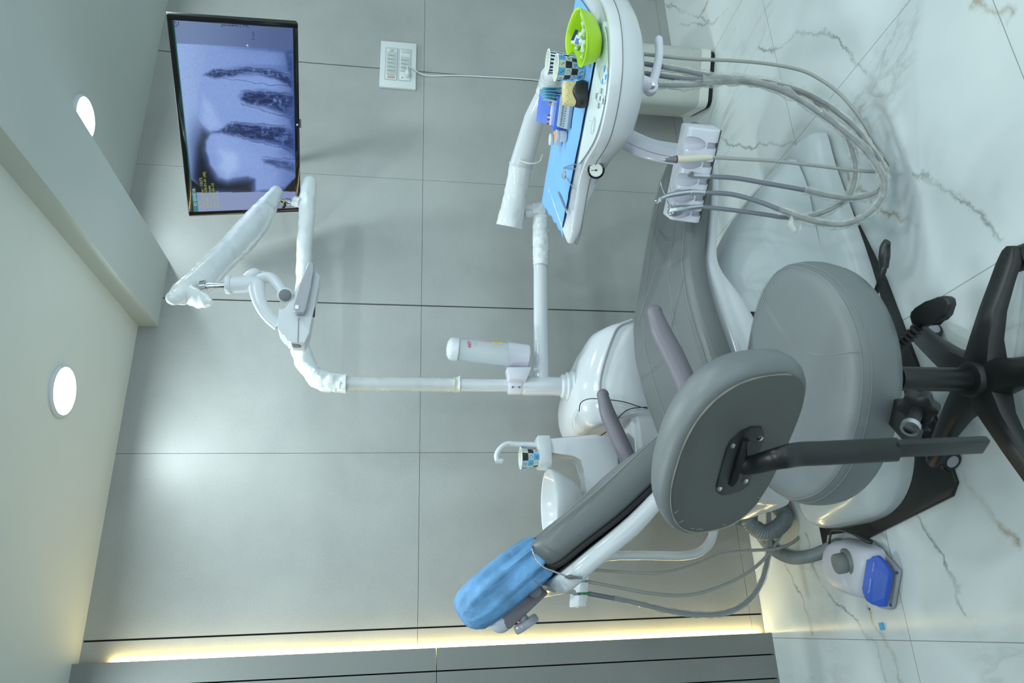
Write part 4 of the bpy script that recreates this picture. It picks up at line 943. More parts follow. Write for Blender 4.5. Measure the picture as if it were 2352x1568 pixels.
# ---------------------------------------------------------------- handpiece holder with five rests
ha = V((-.62, .785, 0)).normalized(); hb = V((.785, .62, 0)).normalized(); H0 = A(1565, 281, z=.622)
def HP(a, b_, z): return H0+ha*a+hb*b_+V((0, 0, z-H0.z))
LH = .246
sec_ = [(.0, .622), (-.043, .616), (-.050, .606), (-.064, .552), (-.062, .540), (-.050, .534), (0, .534)]
b = B(); prism(b, [HP(0, y_, z_) for y_, z_ in sec_], ha*LH, bev=.005, seg=3)
hold = thing('handpiece_holder', b, 'lavender', 'white five slot handpiece holder below the instrument tray', 'handpiece holder', sharp=35)
slots = [.040, .088, .134, .178, .220]
cut = []
for s_ in slots:
    c = B(); lathe(c, HP(s_, -.045, .525), HP(s_, -.055, .64)-HP(s_, -.045, .525), [(.0075, 0), (.008, .03), (.0125, .048), (.0172, .066), (.0185, .12)], 28); cut.append(c)
    c = B(); box(c, HP(s_, -.065, .535), (.016, .05, .06), ha); cut.append(c)
# bake in room coordinates
hl = hold.location.copy()
boolean(hold, cut)
b = B(); prism(b, [HP(.003, y_, z_) for y_, z_ in ((-.003, .5335), (-.05, .5335), (-.05, .531), (-.003, .531))], ha*(LH-.006)); o_ = obj('under_gasket', b, 'seam', hold)

def hang(name, pts, r, m, parent, wrap=None, k=6):
    b = B(); P = cat(pts, k); tube(b, P, r, 12); o = obj(name, b, m, parent)
    return o, P
def yl_(s_): return HP(s_, -.072, .58)
def hpath(px, y0, ym, y1):
    n = len(px); o = []
    for i, (u, v) in enumerate(px):
        t = i/(n-1); y = y0+(ym-y0)*min(1, t*2) if t < .5 else ym+(y1-ym)*(t-.5)*2
        o.append(A(u, v, y=y))
    return o
def film(P, i0, i1, r, parent, jit=.5):
    b = B(); seg = [p for p in P[i0:i1]]; out_ = cat(seg[::1], 2); tube(b, out_, r, 12, jit=jit, cap=False); return obj('film_sleeve', b, 'film', parent, label='wrinkled clear film sleeve')
YT = -1.24
# 1 scaler
y1 = yl_(slots[1]).y-.006
t1 = root('scaler_handpiece', 'cream ultrasonic scaler handpiece with red ring and unwrapped thin hose', 'handpiece', A(1640, 361, y=y1))
b = B(); pa, pb_, pc2, pd = A(1552, 366, y=y1), A(1554, 366, y=y1), A(1604, 363, y=y1), A(1634, 361, y=y1)
tube(b, [pb_, (pb_+pc2)/2, pc2, pd], [.0095, .0098, .0092, .0075], 20); obj('body', b, 'cream', t1)
b = B(); cyl(b, pb_, pa, .0098); obj('ring', b, 'red', t1)
b = B(); tube(b, [A(1551, 366, y=y1), A(1530, 367.5, y=y1), A(1528, 367.6, y=y1)], [.0093, .0048, .004], 18); obj('nose', b, 'grey', t1)
b = B(); tube(b, [A(1528, 367.6, y=y1), A(1523, 368, y=y1), A(1519, 369, y=y1), A(1516, 369, y=y1)], [.0032, .0022, .0012, .0006], 10); obj('tip', b, 'steel', t1)
hang('hose', hpath([(1632, 361), (1700, 365), (1780, 370), (1880, 381), (1960, 391), (2015, 394), (2040, 389), (2043, 377), (2028, 355), (2005, 320), (1985, 285), (1960, 250), (1925, 212), (1880, 180), (1835, 160), (1760, 146), (1680, 139), (1600, 136), (1540, 131), (1478, 124)], y1, -1.22, YT), .0046, 'hose2', t1)
# 2 coupling without tool
y2 = yl_(slots[2]).y-.004
t2 = root('empty_coupling', 'grey hose with bare coupling and no tool in the middle rest', 'handpiece', A(1630, 405, y=y2))
b = B(); tube(b, [A(1590, 403, y=y2), A(1600, 403.5, y=y2), A(1628, 405, y=y2)], [.0085, .0075, .0075], 18); obj('body', b, 'steel', t2)
b = B(); nv = (CAM-A(1590, 403, y=y2)).normalized(); q = A(1590, 403, y=y2-.0); cyl(b, q+V((0, -.002, .004)), q+V((0, -.005, .006)), .0085); obj('coupling_end', b, 'chrome', t2)
_, P = hang('hose', hpath([(1625, 405), (1690, 409), (1760, 421), (1845, 436), (1900, 449), (1950, 455), (1995, 449), (2024, 432), (2034, 412), (2020, 370), (1996, 338), (1970, 300), (1935, 268), (1895, 238), (1840, 210), (1770, 190), (1700, 180), (1620, 172), (1560, 160), (1478, 146)], y2, -1.225, YT), .0062, 'hose', t2)
film(P, 18, 112, .0118, t2)
# 3 air turbine
y3 = yl_(slots[3]).y-.006
t3 = root('air_turbine', 'silver high speed turbine handpiece with curved neck and round head in the holder', 'handpiece', A(1622, 442, y=y3))
b = B(); tube(b, [A(1618, 442, y=y3), A(1588, 441, y=y3), A(1560, 444, y=y3), A(1535, 449, y=y3), A(1520, 455, y=y3), A(1514, 458, y=y3)], [.0078, .0078, .0075, .0065, .0052, .0048], 18, 5); obj('body', b, 'steel', t3)
b = B(); q = A(1511, 459, y=y3); lathe(b, q-V((0, -.004, 0))+V((0, 0, 0)), (-.35, -.8, -.35), [(.002, -.004), (.0072, -.002), (.0076, .004), (.0066, .011), (.003, .0125)], 20); obj('turbine_head', b, 'chrome', t3)
b = B(); cyl(b, A(1586, 441, y=y3), A(1584, 441, y=y3), .0084); obj('ring', b, 'chrome', t3)
_, P = hang('hose', hpath([(1618, 442), (1680, 446), (1740, 462), (1790, 481), (1840, 500), (1885, 512), (1930, 516), (1970, 506), (2005, 482), (2026, 455), (2032, 425), (2022, 395), (2000, 362), (1972, 330), (1930, 295), (1885, 262), (1830, 226), (1770, 200), (1700, 185), (1620, 184), (1560, 180), (1478, 168)], y3, -1.235, YT), .0062, 'hose', t3)
film(P, 18, 116, .0122, t3)
# 4 air water syringe
y4 = yl_(slots[4]).y-.008
t4 = root('air_water_syringe', 'silver air water syringe with long thin nozzle and two round buttons', 'syringe', A(1610, 473, y=y4))
b = B(); tube(b, [A(1612, 474, y=y4), A(1580, 478, y=y4), A(1562, 482, y=y4), A(1548, 485, y=y4), A(1536, 482, y=y4)], [.008, .0095, .0145, .0155, .010], 18, 4, sec=(1, .85)); obj('body', b, 'steel', t4)
b = B(); tube(b, [A(1540, 478, y=y4), A(1528, 450, y=y4-.004), A(1520, 432, y=y4-.006), A(1516.5, 419, y=y4-.008)], [.0016, .0016, .0022, .0024], 10, 5); cyl(b, A(1543, 482, y=y4), A(1538, 473, y=y4), .0055); obj('nozzle', b, 'chrome', t4)
for u, v in ((1539, 493), (1545, 490)):
    b = B(); q = A(u, v, y=y4-.008); ball(b, q, .0042); obj('button', b, 'chrome', t4)
_, P = hang('hose', hpath([(1605, 474), (1680, 482), (1760, 493), (1800, 499), (1850, 499), (1900, 484), (1940, 460), (1960, 425), (1965, 385), (1958, 350), (1945, 312), (1925, 290), (1880, 240), (1820, 208), (1760, 194), (1680, 188), (1600, 195), (1540, 196), (1478, 195)], y4, -1.21, YT), .0058, 'hose', t4)
film(P, 22, 106, .0115, t4)
b = B(); tube(b, [A(1818, 496, y=-1.2), A(1816, 510, y=-1.2), A(1824, 528, y=-1.2), A(1836, 530, y=-1.2), A(1838, 516, y=-1.2)], [.004, .012, .009, .010, .004], 10, 4, jit=.6, sec=(1, .4)); obj('film_end', b, 'film', t4)

# ================================================================ THINGS ON THE TRAY
ZT = TZ+.0075
b = B(); nx, ny = 60, 34
fr = [(-.262, -.118), (.345, -.10)]; g = []
c00, c10, c11, c01 = (-.25, -.128), (.355, -.085), (.415, .262), (-.262, .215)
for j in range(ny+1):
    v = j/ny
    for i in range(nx+1):
        u = i/nx; a = (c00[0]*(1-u)+c10[0]*u)*(1-v)+(c01[0]*(1-u)+c11[0]*u)*v; bb = (c00[1]*(1-u)+c10[1]*u)*(1-v)+(c01[1]*(1-u)+c11[1]*u)*v
        bb -= .004*math.sin(u*9+1)*(1-v)*(u > .75); 
        if i == nx: a += .004*math.sin(v*30)
        z = ZT-.004+.0012+.0010*noise.noise(V((a*22, bb*22, 0)))+ .001*abs(math.sin(a*5))
        if a > .31: z -= min(.05, (a-.31)*.22)*(1-v)*1.2
        if abs(v) < .04: z += .002
        g.append(b.verts.new(T(a, bb, z)))
for j in range(ny):
    for i in range(nx): k = j*(nx+1)+i; b.faces.new((g[k], g[k+1], g[k+nx+2], g[k+nx+1]))
thing('drape_sheet', b, 'blue', 'light blue paper drape covering the instrument tray', 'drape', sharp=80, solid=.0007)
# kidney bowl
KB = root('kidney_bowl', 'lime green silicone bowl holding cotton rolls', 'bowl', A(1358, 90, z=ZT))
ZR = ZT+.046
rim = [(1334, 18, .0), (1343, 45, 0), (1350, 75, 0), (1350, 105, 0), (1346, 135, 0), (1338, 153, 0), (1331, 148, .002), (1327, 130, .003), (1321, 118, .003), (1314, 121, .008), (1307, 126, .012), (1302, 108, .014), (1303, 80, .014), (1311, 50, .012), (1322, 26, .006)]
rp = cat([A(u, v, z=ZR+dz) for u, v, dz in rim+rim[:1]], 4)[:-1]; kc_ = sum(rp, V((0, 0, 0)))/len(rp); foot = V((kc_.x+.008, kc_.y+.004, 0)); b = B(); R = []
for f, s_ in ((0, .60), (.03, .68), (.2, .80), (.5, .90), (.8, .96), (1, .99)):
    R.append([V((foot.x+(kc_.x-foot.x)*f+(p.x-kc_.x)*s_, foot.y+(kc_.y-foot.y)*f+(p.y-kc_.y)*s_, ZT+.001+(p.z-ZT)*f)) for p in rp])
for dz, s_ in ((.001, 1.03), (.0035, 1.03), (.004, .98), (.002, .95)): R.append([V((kc_.x+(p.x-kc_.x)*s_, kc_.y+(p.y-kc_.y)*s_, p.z+dz)) for p in rp])
for f, s_ in ((.8, .92), (.45, .84), (.15, .72), (.08, .5)): R.append([V((foot.x+(kc_.x-foot.x)*f+(p.x-kc_.x)*s_, foot.y+(kc_.y-foot.y)*f+(p.y-kc_.y)*s_, ZT+(p.z-ZT)*f)) for p in rp])
loft(b, R); obj('bowl_wall', b, 'lime', KB, sharp=70)
cots = [((1337, 30), (1341, 47)), ((1339, 53), (1343, 66)), ((1333, 78), (1340, 88)), ((1330, 88), (1338, 96)), ((1333, 93), (1342, 108)), ((1323, 112), (1332, 103)), ((1338, 116), (1341, 101)), ((1335, 135), (1342, 120)), ((1340, 70), (1344, 84)), ((1341, 96), (1344, 112))]
rc_ = None
clab = ['topmost cotton roll in the green bowl', 'second cotton roll from the top of the green bowl', 'cotton roll just above the dark blue tube in the green bowl', 'cotton roll directly in front of the dark blue tube', 'cotton roll in the middle of the pile in the green bowl', 'cotton roll leaning on the notch of the green bowl', 'cotton roll just below the middle of the pile in the green bowl', 'lowest cotton roll, alone at the pointed end of the green bowl', 'cotton roll half buried against the rim above the middle of the bowl', 'cotton roll half buried against the rim below the middle of the bowl']
for i, (p, q) in enumerate(cots):
    zz_ = ZR-.008-(.003 if i % 2 else 0)
    b = B(); cyl(b, A(*p, z=zz_+.006), A(*q, z=zz_-.010), .0052, n=16, bev=.0012); thing('cotton_roll', b, 'cotton', clab[i], 'cotton roll', 'cotton rolls in the green bowl')
mt = root('ointment_tube', 'small tube with dark blue band sticking out of the green bowl', 'tube', A(1330, 92, z=ZR-.02))
b = B(); e0, e1 = A(1328, 95, z=ZR-.006), A(1321, 76, z=ZR+.012)
fc_ = -CF; box(b, A(1325, 92, z=ZR-.004), (.024, .026, .005), CR-CU*.3, fc_, bev=.0015); o_ = obj('tube_body', b, 'paper', mt)
b = B(); box(b, A(1319.5, 82, z=ZR+.002), (.030, .008, .007), CR-CU*.42, fc_, bev=.001); obj('blue_band', b, 'navy', mt)
b = B(); box(b, A(1326, 95, z=ZR+.0), (.012, .010, .0065), CR-CU*.3, fc_, bev=.001); obj('blue_print', b, 'boxblue', mt)
# two cups
cbz = ZT-.001
c1_ = A(1340, 160, z=cbz); make_cup(c1_, (0, 0, 1), .076, .0335, .0235, 'checked paper cup with yellow tip inside, nearer cup beside the green bowl', rot=-2.4, seed=2, group=None)
c2_ = A(1330, 152, z=cbz)+V((.045, .04, 0)); make_cup(c2_, (0, 0, 1), .078, .0335, .0235, 'zigzag patterned paper cup standing just behind the checked cup', rot=.3, zig=True)
b = B(); q = c1_+V((-.012, .004, .066)); cyl(b, q, q+V((-.012, -.008, .008)), .0028); thing('yellow_tip', b, 'yellow', 'small yellow plastic tip inside the nearer paper cup', 'plastic tip')
# endo stand: black holder with sponge and files
ES = root('file_stand', 'black file stand with cream sponge full of files', 'file stand', A(1350, 208, z=ZT))
pz = ZT; e_a = A(1352, 240, z=pz); e_b = A(1352, 177, z=pz); exs = (e_b-e_a); exs.z = 0; Wd = exs.length; exs.normalize(); eys = V((0, 0, 1)).cross(exs); mid = (e_a+e_b)/2+eys*.022
b = B(); R = []
for z_, sx_, sy_, oy in ((0, .43, .019, 0), (.004, .47, .022, 0), (.014, .49, .024, 0), (.026, .47, .022, .002), (.034, .44, .020, .004), (.035, .40, .015, .004)):
    R.append([mid+exs*sup(2*PI*i/32, 3)[0]*Wd*sx_+eys*(sup(2*PI*i/32, 2.6)[1]*sy_+oy)+V((0, 0, z_+(.006*math.cos(sup(2*PI*i/32, 3)[0]*3) if z_ > .02 else 0))) for i in range(32)])
loft(b, R); obj('stand_base', b, 'black', ES, sharp=60)
b = B(); R = []
for z_, s_ in ((.030, .98), (.05, 1.0), (.060, .96), (.062, .85)): R.append([mid+exs*sup(2*PI*i/32, 3.4)[0]*Wd*.43*s_+eys*(sup(2*PI*i/32, 3)[1]*.0165*s_+.004)+V((0, 0, z_)) for i in range(32)])
loft(b, R); obj('sponge', b, 'sponge', ES, sharp=50)
rr = random.Random(9)
for i in range(16):
    p = mid+exs*rr.uniform(-.38, .38)*Wd+eys*rr.uniform(-.008, .015)+V((0, 0, .061)); q = p+V((rr.uniform(-.002, .002), rr.uniform(-.002, .002), rr.uniform(.008, .014)))
    b = B(); cyl(b, p-V((0, 0, .004)), q, .0005, n=6); f_ = thing('endodontic_file', b, 'steel', 'thin steel file stuck upright in the cream sponge', 'dental file', 'files in the sponge')
for i in range(12):
    p = mid+exs*(-.38+.068*i)*Wd-eys*.0125+V((0, 0, .052+rr.uniform(-.004, .004))); b = B(); cyl(b, p+eys*.004, p-eys*.006+V((0, 0, .001)), .0006, n=6); thing('endodontic_file', b, 'steel', 'thin steel file stuck into the front face of the cream sponge', 'dental file', 'files in the front of the sponge')
# pouches
for i in range(5):
    v0 = 198+i*7; h_ = ZT+.002; p = A(1310, v0+6, z=h_)+V((.02, .03, 0)); q = p+V((.0, .0, .075-.002*i)); w_ = V((.012, .035, 0))
    b = B(); k0 = A(1299, v0+6, y=p.y+.01); box(b, V((p.x, p.y, ZT+.041)), (.052, .0009, .078-.003*i), (.45+.05*i, .89, .0), (.06*i-.12, -.05, 1)); thing('sterile_pouch', b, 'teal', ['pale sealed aqua pouch, topmost in the photo of the fan behind the sponge', 'aqua pouch second from the top of the fan', 'aqua pouch in the middle of the fan', 'aqua pouch fourth from the top of the fan', 'aqua pouch at the bottom of the fan beside the blue box'][i], 'sterile pouch', 'aqua pouches behind the sponge')
# blue box with files
e_a = A(1300, 303, z=ZT); BX = root('bur_box', 'blue open plastic box lined with small coloured files', 'box', e_a)
p0 = A(1300, 302, z=ZT); p1 = A(1311, 226, z=ZT); exb = (p1-p0); Lb = exb.length; exb.normalize(); eyb = V((0, 0, 1)).cross(exb); cb_ = (p0+p1)/2+eyb*.028
b = B(); box(b, cb_+V((0, 0, .003)), (Lb, .056, .005), exb, bev=.001)
for s_ in (-1, 1): box(b, cb_+exb*s_*(Lb/2-.0015)+V((0, 0, .02)), (.003, .056, .038), exb, bev=.001); box(b, cb_+eyb*s_*.0265+V((0, 0, .02)), (Lb, .003, .038), exb, bev=.001)
box(b, cb_-eyb*.0+V((0, 0, .034)), (Lb-.004, .05, .004), exb); obj('box_tray', b, 'boxblue', BX)
b = B(); box(b, cb_+eyb*.045+V((0, 0, .055)), (Lb, .003, .05), exb, V((0, 0, 1))+eyb*.5, bev=.001); box(b, cb_+eyb*.033+V((0, 0, .04)), (Lb*.9, .02, .006), exb); obj('box_lid', b, 'boxblue', BX)
b = B(); box(b, cb_+eyb*.016+V((0, 0, .040)), (Lb*.92, .010, .008), exb, bev=.001); obj('foam_strip', b, 'paper', BX)
for i in range(14):
    if 5 <= i <= 8: continue
    p = cb_+exb*(-.43+.066*i)*Lb+eyb*.016+V((0, 0, .044)); c_ = ('purple', 'yellow', 'purple', 'paper')[i % 4]
    b = B(); cyl(b, p, p+V((0, 0, .008)), .0022, n=8, mi=0); cyl(b, p+V((0, 0, .008)), p+eyb*.003+V((0, 0, .020)), .0005, n=6, mi=1)
    thing('endodontic_file', b, [c_, 'steel'], {'purple': 'purple handled file standing in the blue box', 'yellow': 'yellow handled file standing in the blue box', 'paper': 'white handled file standing in the blue box'}[c_], 'dental file', {'purple': 'purple files', 'yellow': 'yellow files', 'paper': 'white files'}[c_]+' in the blue box')
# endo ruler block
RB = root('endo_ruler', 'grey plastic measuring block with black scale marks', 'measuring block', A(1311, 262, z=ZT))
p0 = A(1309, 297, z=ZT); p1 = A(1319, 226, z=ZT); exr = p1-p0; Lr = exr.length; exr.normalize(); eyr = V((0, 0, 1)).cross(exr)
b = B(); prism(b, [p0+eyr*y_+V((0, 0, z_)) for y_, z_ in ((-.004, 0), (.032, 0), (.032, .034), (.022, .034), (.008, .018), (-.004, .010))], exr*Lr, bev=.0012); obj('block', b, mat('grey ruler', (146, 162, 178), .35), RB)
b = B(); nrm = V((0, 0, 1))*.66-eyr*.75
for i in range(22):
    p = p0+exr*(.006+i*(Lr-.012)/21)+eyr*.0145+V((0, 0, .0260)); box(b, p-eyr*.002+V((0, 0, .0004)), (.0012, .007 if i % 5 == 0 else .005, .0006), exr, nrm)
    if i % 2 == 0: box(b, p-eyr*.0085-V((0, 0, .0071)), (.0022, .003, .0006), exr, nrm)
obj('scale_marks', b, 'ink', RB)
# jars
for (u, v, lid, lab, r, h_, dy) in ((1303, 319, 'orange', 'small white jar with an orange lid at the edge of the blue box', .0165, .032, 0), (1296, 315, 'white2', 'small plain white jar behind the orange lidded jar', .016, .036, .025)):
    p = A(u, v, z=ZT)+V((.018, .012+dy, 0)); t = root('jar', lab, 'jar', p)
    b = B(); cyl(b, p, p+V((0, 0, h_-.008)), r, bev=.001); obj('jar_body', b, 'white2', t)
    b = B(); cyl(b, p+V((0, 0, h_-.009)), p+V((0, 0, h_)), r+.0015, bev=.001); obj('lid', b, 'white2', t)
    if lid == 'orange':
        b = B(); cyl(b, p+V((0, 0, h_)), p+V((0, 0, h_+.0006)), r-.001); obj('lid_top', b, 'orange', t)
# loose instruments
b = B(); q0, q1, q2 = A(1293, 386, z=ZT+.001), A(1322, 377, z=ZT+.001), A(1322, 388, z=ZT+.001)
tube(b, [q0, (q0+q1)/2+V((0, 0, .004)), q1], .0012, 6, 4); tube(b, [q0, (q0+q2)/2+V((0, 0, .001)), q2], .0012, 6, 4); ball(b, q0, .002); thing('tweezers', b, 'steel', 'open steel tweezers lying on the blue drape', 'tweezers')
MM = root('mouth_mirror', 'round mouth mirror with thin steel handle on the blue drape', 'dental mirror', A(1294, 403, z=ZT))
b = B(); q = A(1294, 402, z=ZT+.004); nz = (V((0, 0, 1))+(CAM-q).normalized()*.5).normalized(); lathe(b, q, nz, [(.0105, -.0008), (.0112, 0), (.0105, .0008)], 28); obj('mirror_head', b, 'chrome', MM)
b = B(); tube(b, [A(1300, 406, z=ZT+.003), A(1308, 418, z=ZT+.002), A(1317, 433, z=ZT+.001)], [.001, .0012, .0018], 8, 4); obj('handle', b, 'steel', MM)
b = B(); tube(b, [A(1282, 440, z=ZT+.002), A(1286, 449, z=ZT+.002), A(1295, 470, z=ZT+.002), A(1302, 485, z=ZT+.002), A(1303, 494, z=ZT+.001)], [.0012, .0030, .0032, .0030, .0005], 10, 5)
thing('probe', b, 'steel', 'steel probe with thick handle near the tip of the drape', 'dental probe')

# ================================================================ SUCTION SIDE
def smooth_tube(name, pts, r, m, parent, k=6, n=14, **kw):
    b = B(); tube(b, pts, r, n, k, **kw); return obj(name, b, m, parent)
YS = -.34
SH = root('suction_holder', 'white suction hose holder on a bent pipe behind the headrest', 'hose holder', A(1330, 1340, y=YS))
smooth_tube('bent_pipe', [A(1345, 1290, y=YS), A(1400, 1277, y=YS), A(1480, 1275, y=YS), A(1560, 1276, y=YS), A(1600, 1270, y=YS), A(1628, 1248, y=YS), A(1640, 1215, y=YS), A(1640, 1170, y=YS), A(1640, 1080, y=YS+.02)], .0148, 'wrap', SH, jit=.05)
g0, g1 = A(1334, 1285, y=YS), A(1322, 1394, y=YS)
b = B(); dv = (g1-g0).normalized(); sec2 = [(0, -.012), (.008, .012), (.022, .026), (.036, .026), (.036, -.014)]
# fingers: yoke of three blocks
for t0, t1_ in ((0, .20), (.25, .46), (.50, .71), (.76, 1)):
    p0 = g0+(g1-g0)*t0; Lx = (g1-g0).length*(t1_-t0)
    prism(b, [p0+V((0, -.045, 0))+V((0, 0, z_))+V((0, y_, 0)) for y_, z_ in ((0, -.022), (.035, -.022), (.035, .022), (.018, .026), (0, .004))], dv*Lx, bev=.004)
box(b, (g0+g1)/2+V((0, 0, .004)), ((g1-g0).length, .03, .03), dv, bev=.008)
obj('holder_block', b, 'white', SH)
for nm, lab, st, pts, r, m_, wr in (
    ('saliva_ejector', 'grey suction hose hanging from the top slot of the suction holder in the photo', (1326, 1312), [(1340, 1306), (1400, 1312), (1480, 1316), (1540, 1312), (1600, 1295), (1660, 1272), (1720, 1264), (1780, 1260), (1825, 1243), (1847, 1210), (1842, 1182), (1818, 1160), (1780, 1145), (1740, 1150)], .0052, 'hose2', 0),
    ('saliva_ejector', 'grey suction hose hanging from the middle slot of the suction holder', (1326, 1334), [(1342, 1334), (1400, 1345), (1480, 1360), (1550, 1367), (1610, 1361), (1680, 1336), (1730, 1306), (1770, 1266), (1800, 1215), (1815, 1165), (1800, 1120)], .0052, 'hose2', 0),
    ('suction_handpiece', 'film wrapped suction hose with green valve near the glowing strip', (1320, 1358), [(1352, 1363), (1400, 1372), (1460, 1384), (1530, 1401), (1600, 1411), (1655, 1409), (1705, 1390), (1742, 1350), (1762, 1290), (1767, 1230), (1765, 1175)], .0072, 'hose', 1)):
    t = root(nm, lab, 'suction hose', A(*st, y=YS-.03))
    P = [A(u, v, y=YS-.03+(.05*i/len(pts))) for i, (u, v) in enumerate(pts)]
    o = smooth_tube('hose', P, r, m_, t)
    if wr:
        b = B(); tube(b, cat(P, 12)[14:], .0098, 14, jit=.32, cap=False); obj('film_sleeve', b, 'film', t, label='wrinkled clear film sleeve')
        b = B(); cyl(b, A(1326, 1360, y=YS-.03), A(1354, 1363, y=YS-.03), .0042); obj('green_valve', b, mat('green', (40, 160, 90), .4), t)
        b = B(); tube(b, [A(1262, 1352, y=YS-.03), A(1290, 1356, y=YS-.03), A(1326, 1360, y=YS-.03)], [.0075, .0085, .0075], 14); obj('tip_tube', b, 'hose2', t)
    else:
        b = B(); tube(b, [A(st[0]-8, st[1], y=YS-.035), A(st[0]+16, st[1], y=YS-.035)], .0068, 12); obj('grip', b, 'hose2', t)
def corr(name, pts, r, m, label, k=30, pitch=.006):
    P = cat(pts, k); L = [0]
    for i in range(1, len(P)): L.append(L[-1]+(P[i]-P[i-1]).length)
    tot = L[-1]; nn = int(tot/(pitch/4)); Q = []; j = 0
    for i in range(nn+1):
        s_ = tot*i/nn
        while j < len(L)-2 and L[j+1] < s_: j += 1
        f = (s_-L[j])/max(1e-9, L[j+1]-L[j]); Q.append(P[j].lerp(P[j+1], min(1, f)))
    b = B(); tube(b, Q, lambda t: r*(1+.06*math.sin(2*PI*t*tot/pitch)), 18)
    return thing(name, b, m, label, 'corrugated hose')
corr('corrugated_hose', [V((-.80, -.30, .30)), A(1712, 1168, y=-.32), A(1722, 1200, y=-.33), A(1752, 1222, y=-.34), A(1785, 1212, y=-.34), A(1801, 1180, y=-.33), V((-.80, -.30, .10))], .026, 'corr', 'thick grey ribbed hose looping under the backrest shell')
corr('corrugated_hose', [V((-.88, -.20, .20)), A(1738, 1208, y=-.26), A(1752, 1236, z=.03), A(1775, 1262, z=.022), A(1815, 1281, z=.022), A(1860, 1277, z=.022), A(1900, 1262, z=.022), A(1925, 1250, z=.03)], .019, 'corr', 'thinner grey ribbed hose lying on the floor to the foot control', pitch=.004)

# ================================================================ FOOT CONTROL
FP = root('foot_control', 'grey and white foot control with blue pedal on the marble floor', 'foot control', A(1960, 1310, z=0))
b = B(); pl = [A(u, v, z=.004) for u, v in ((1908, 1228), (1950, 1222), (2008, 1243), (2040, 1275), (2071, 1308), (2071, 1318), (2058, 1392), (2052, 1400), (2030, 1396), (1990, 1370), (1925, 1345), (1900, 1290))]
prism(b, pl, (0, 0, .012), bev=.003); obj('base_plate', b, 'pedalg', FP)
b = B(); cen = A(1955, 1306, z=.0); bo = [(1912, 1262), (1925, 1243), (1945, 1238), (1975, 1243), (2010, 1256), (2022, 1272), (2024, 1300), (2015, 1340), (2005, 1372), (1985, 1372), (1955, 1362), (1932, 1345), (1918, 1325), (1908, 1295)]
pb_ = cat([A(u, v, z=.03) for u, v in bo+bo[:1]], 4)[:-1]; cb2 = sum(pb_, V((0, 0, 0)))/len(pb_)
b = B(); R = []
for z_, s_ in ((.012, .97), (.03, 1.0), (.05, .97), (.066, .88), (.074, .74), (.077, .5), (.078, .15)): R.append([V((cb2.x+(p.x-cb2.x)*s_+(.0)*z_, cb2.y+(p.y-cb2.y)*s_+.10*max(0, z_-.03), z_*(1 if p.y > cb2.y-.02 else .94))) for p in pb_])
loft(b, R); obj('housing', b, 'pedalw', FP, sharp=60)
b = B(); k0 = A(1942, 1292, z=.070); kx = (A(1918, 1300, z=.095)-k0).normalized(); kx = (V((-.1, .25, 1))).normalized()
lathe(b, k0-kx*.012, kx, [(.039, 0), (.039, .01), (.036, .014)], 36); K = obj('knob_collar', b, mat('warm grey', (122, 126, 126), .4), FP)
b = B(); lathe(b, k0+kx*.0, kx, [(.026, 0), (.0275, .006), (.0275, .026), (.025, .030), (.002, .031)], 36); obj('selector_knob', b, mat('knob grey', (134, 140, 142), .6, bump=.6, bscale=500), FP)
b = B(); pp = [(2003, 1277), (2012, 1275), (2022, 1283), (2036, 1303), (2043, 1318), (2040, 1340), (2030, 1393), (2018, 1393), (2002, 1388), (1990, 1380), (1985, 1372), (1984, 1360), (1979, 1353), (1990, 1284), (1999, 1286)]
P = [A(u, v, z=.074-.0006*(u-1985)) for u, v in pp]; prism(b, P, (0, 0, -.012), bev=.0025); bp = obj('pedal', b, 'pedal', FP)
tx = (A(1998, 1295, z=.055)-A(1991, 1355, z=.055)).normalized(); ty_ = (A(1990, 1320, z=.0715)-A(2006, 1322, z=.0619)).normalized()
b = B(); pz_ = lambda u: .0745-.0006*(u-1985)
text(b, 'Micromotor', A(1998, 1362, z=pz_(1998)), tx, ty_, .0085, .0008); text(b, 'Airotor', A(2007, 1312, z=pz_(2007)), tx, ty_, .0085, .0008)
for i in range(8):
    u = 2004+i*3.4; p0 = A(u+1, 1380-i*1.0, z=pz_(u+1)); p1 = A(u+10, 1302+i*2.5, z=pz_(u+10)); n_ = 26
    for j in range(n_):
        q = p0.lerp(p1, j/n_); box(b, q+V((0, 0, .0005)), (.0016, .0008, .0006), tx)
obj('pedal_print', b, mat('pale print', (176, 196, 236), .6), bp)
b = B(); lo = [A(1925, 1348, z=.012), A(1906, 1318, z=.016), A(1898, 1290, z=.03), A(1903, 1255, z=.05), A(1909, 1222, z=.07), A(1914, 1217, z=.073), A(1935, 1217, z=.072), A(1965, 1226, z=.062), A(1990, 1240, z=.05), A(2002, 1245, z=.045)]
tube(b, lo, [.003, .004, .0035, .003, .003, .003, .004, .0065, .008, .006], 12, 6); obj('carry_loop', b, 'blackp', FP)
for u, v in ((2026, 1276), (2060, 1315), (2046, 1389)):
    b = B(); cyl(b, A(u, v, z=.0155), A(u, v, z=.0175), .0042); obj('screw', b, 'navy', FP)
b = B(); q = A(2025, 1438, z=.004); box(b, q, (.019, .013, .008), (1, .1, 0), bev=.002); thing('plastic_cap', b, 'cupblue', 'small bright blue plastic cap lying on the marble floor', 'plastic cap')
b = B(); q = A(1997, 1398, z=.002); box(b, q, (.006, .002, .002), (1, .5, 0)); thing('blue_scrap', b, 'navy', 'tiny dark blue scrap on the floor beside the foot control', 'scrap')

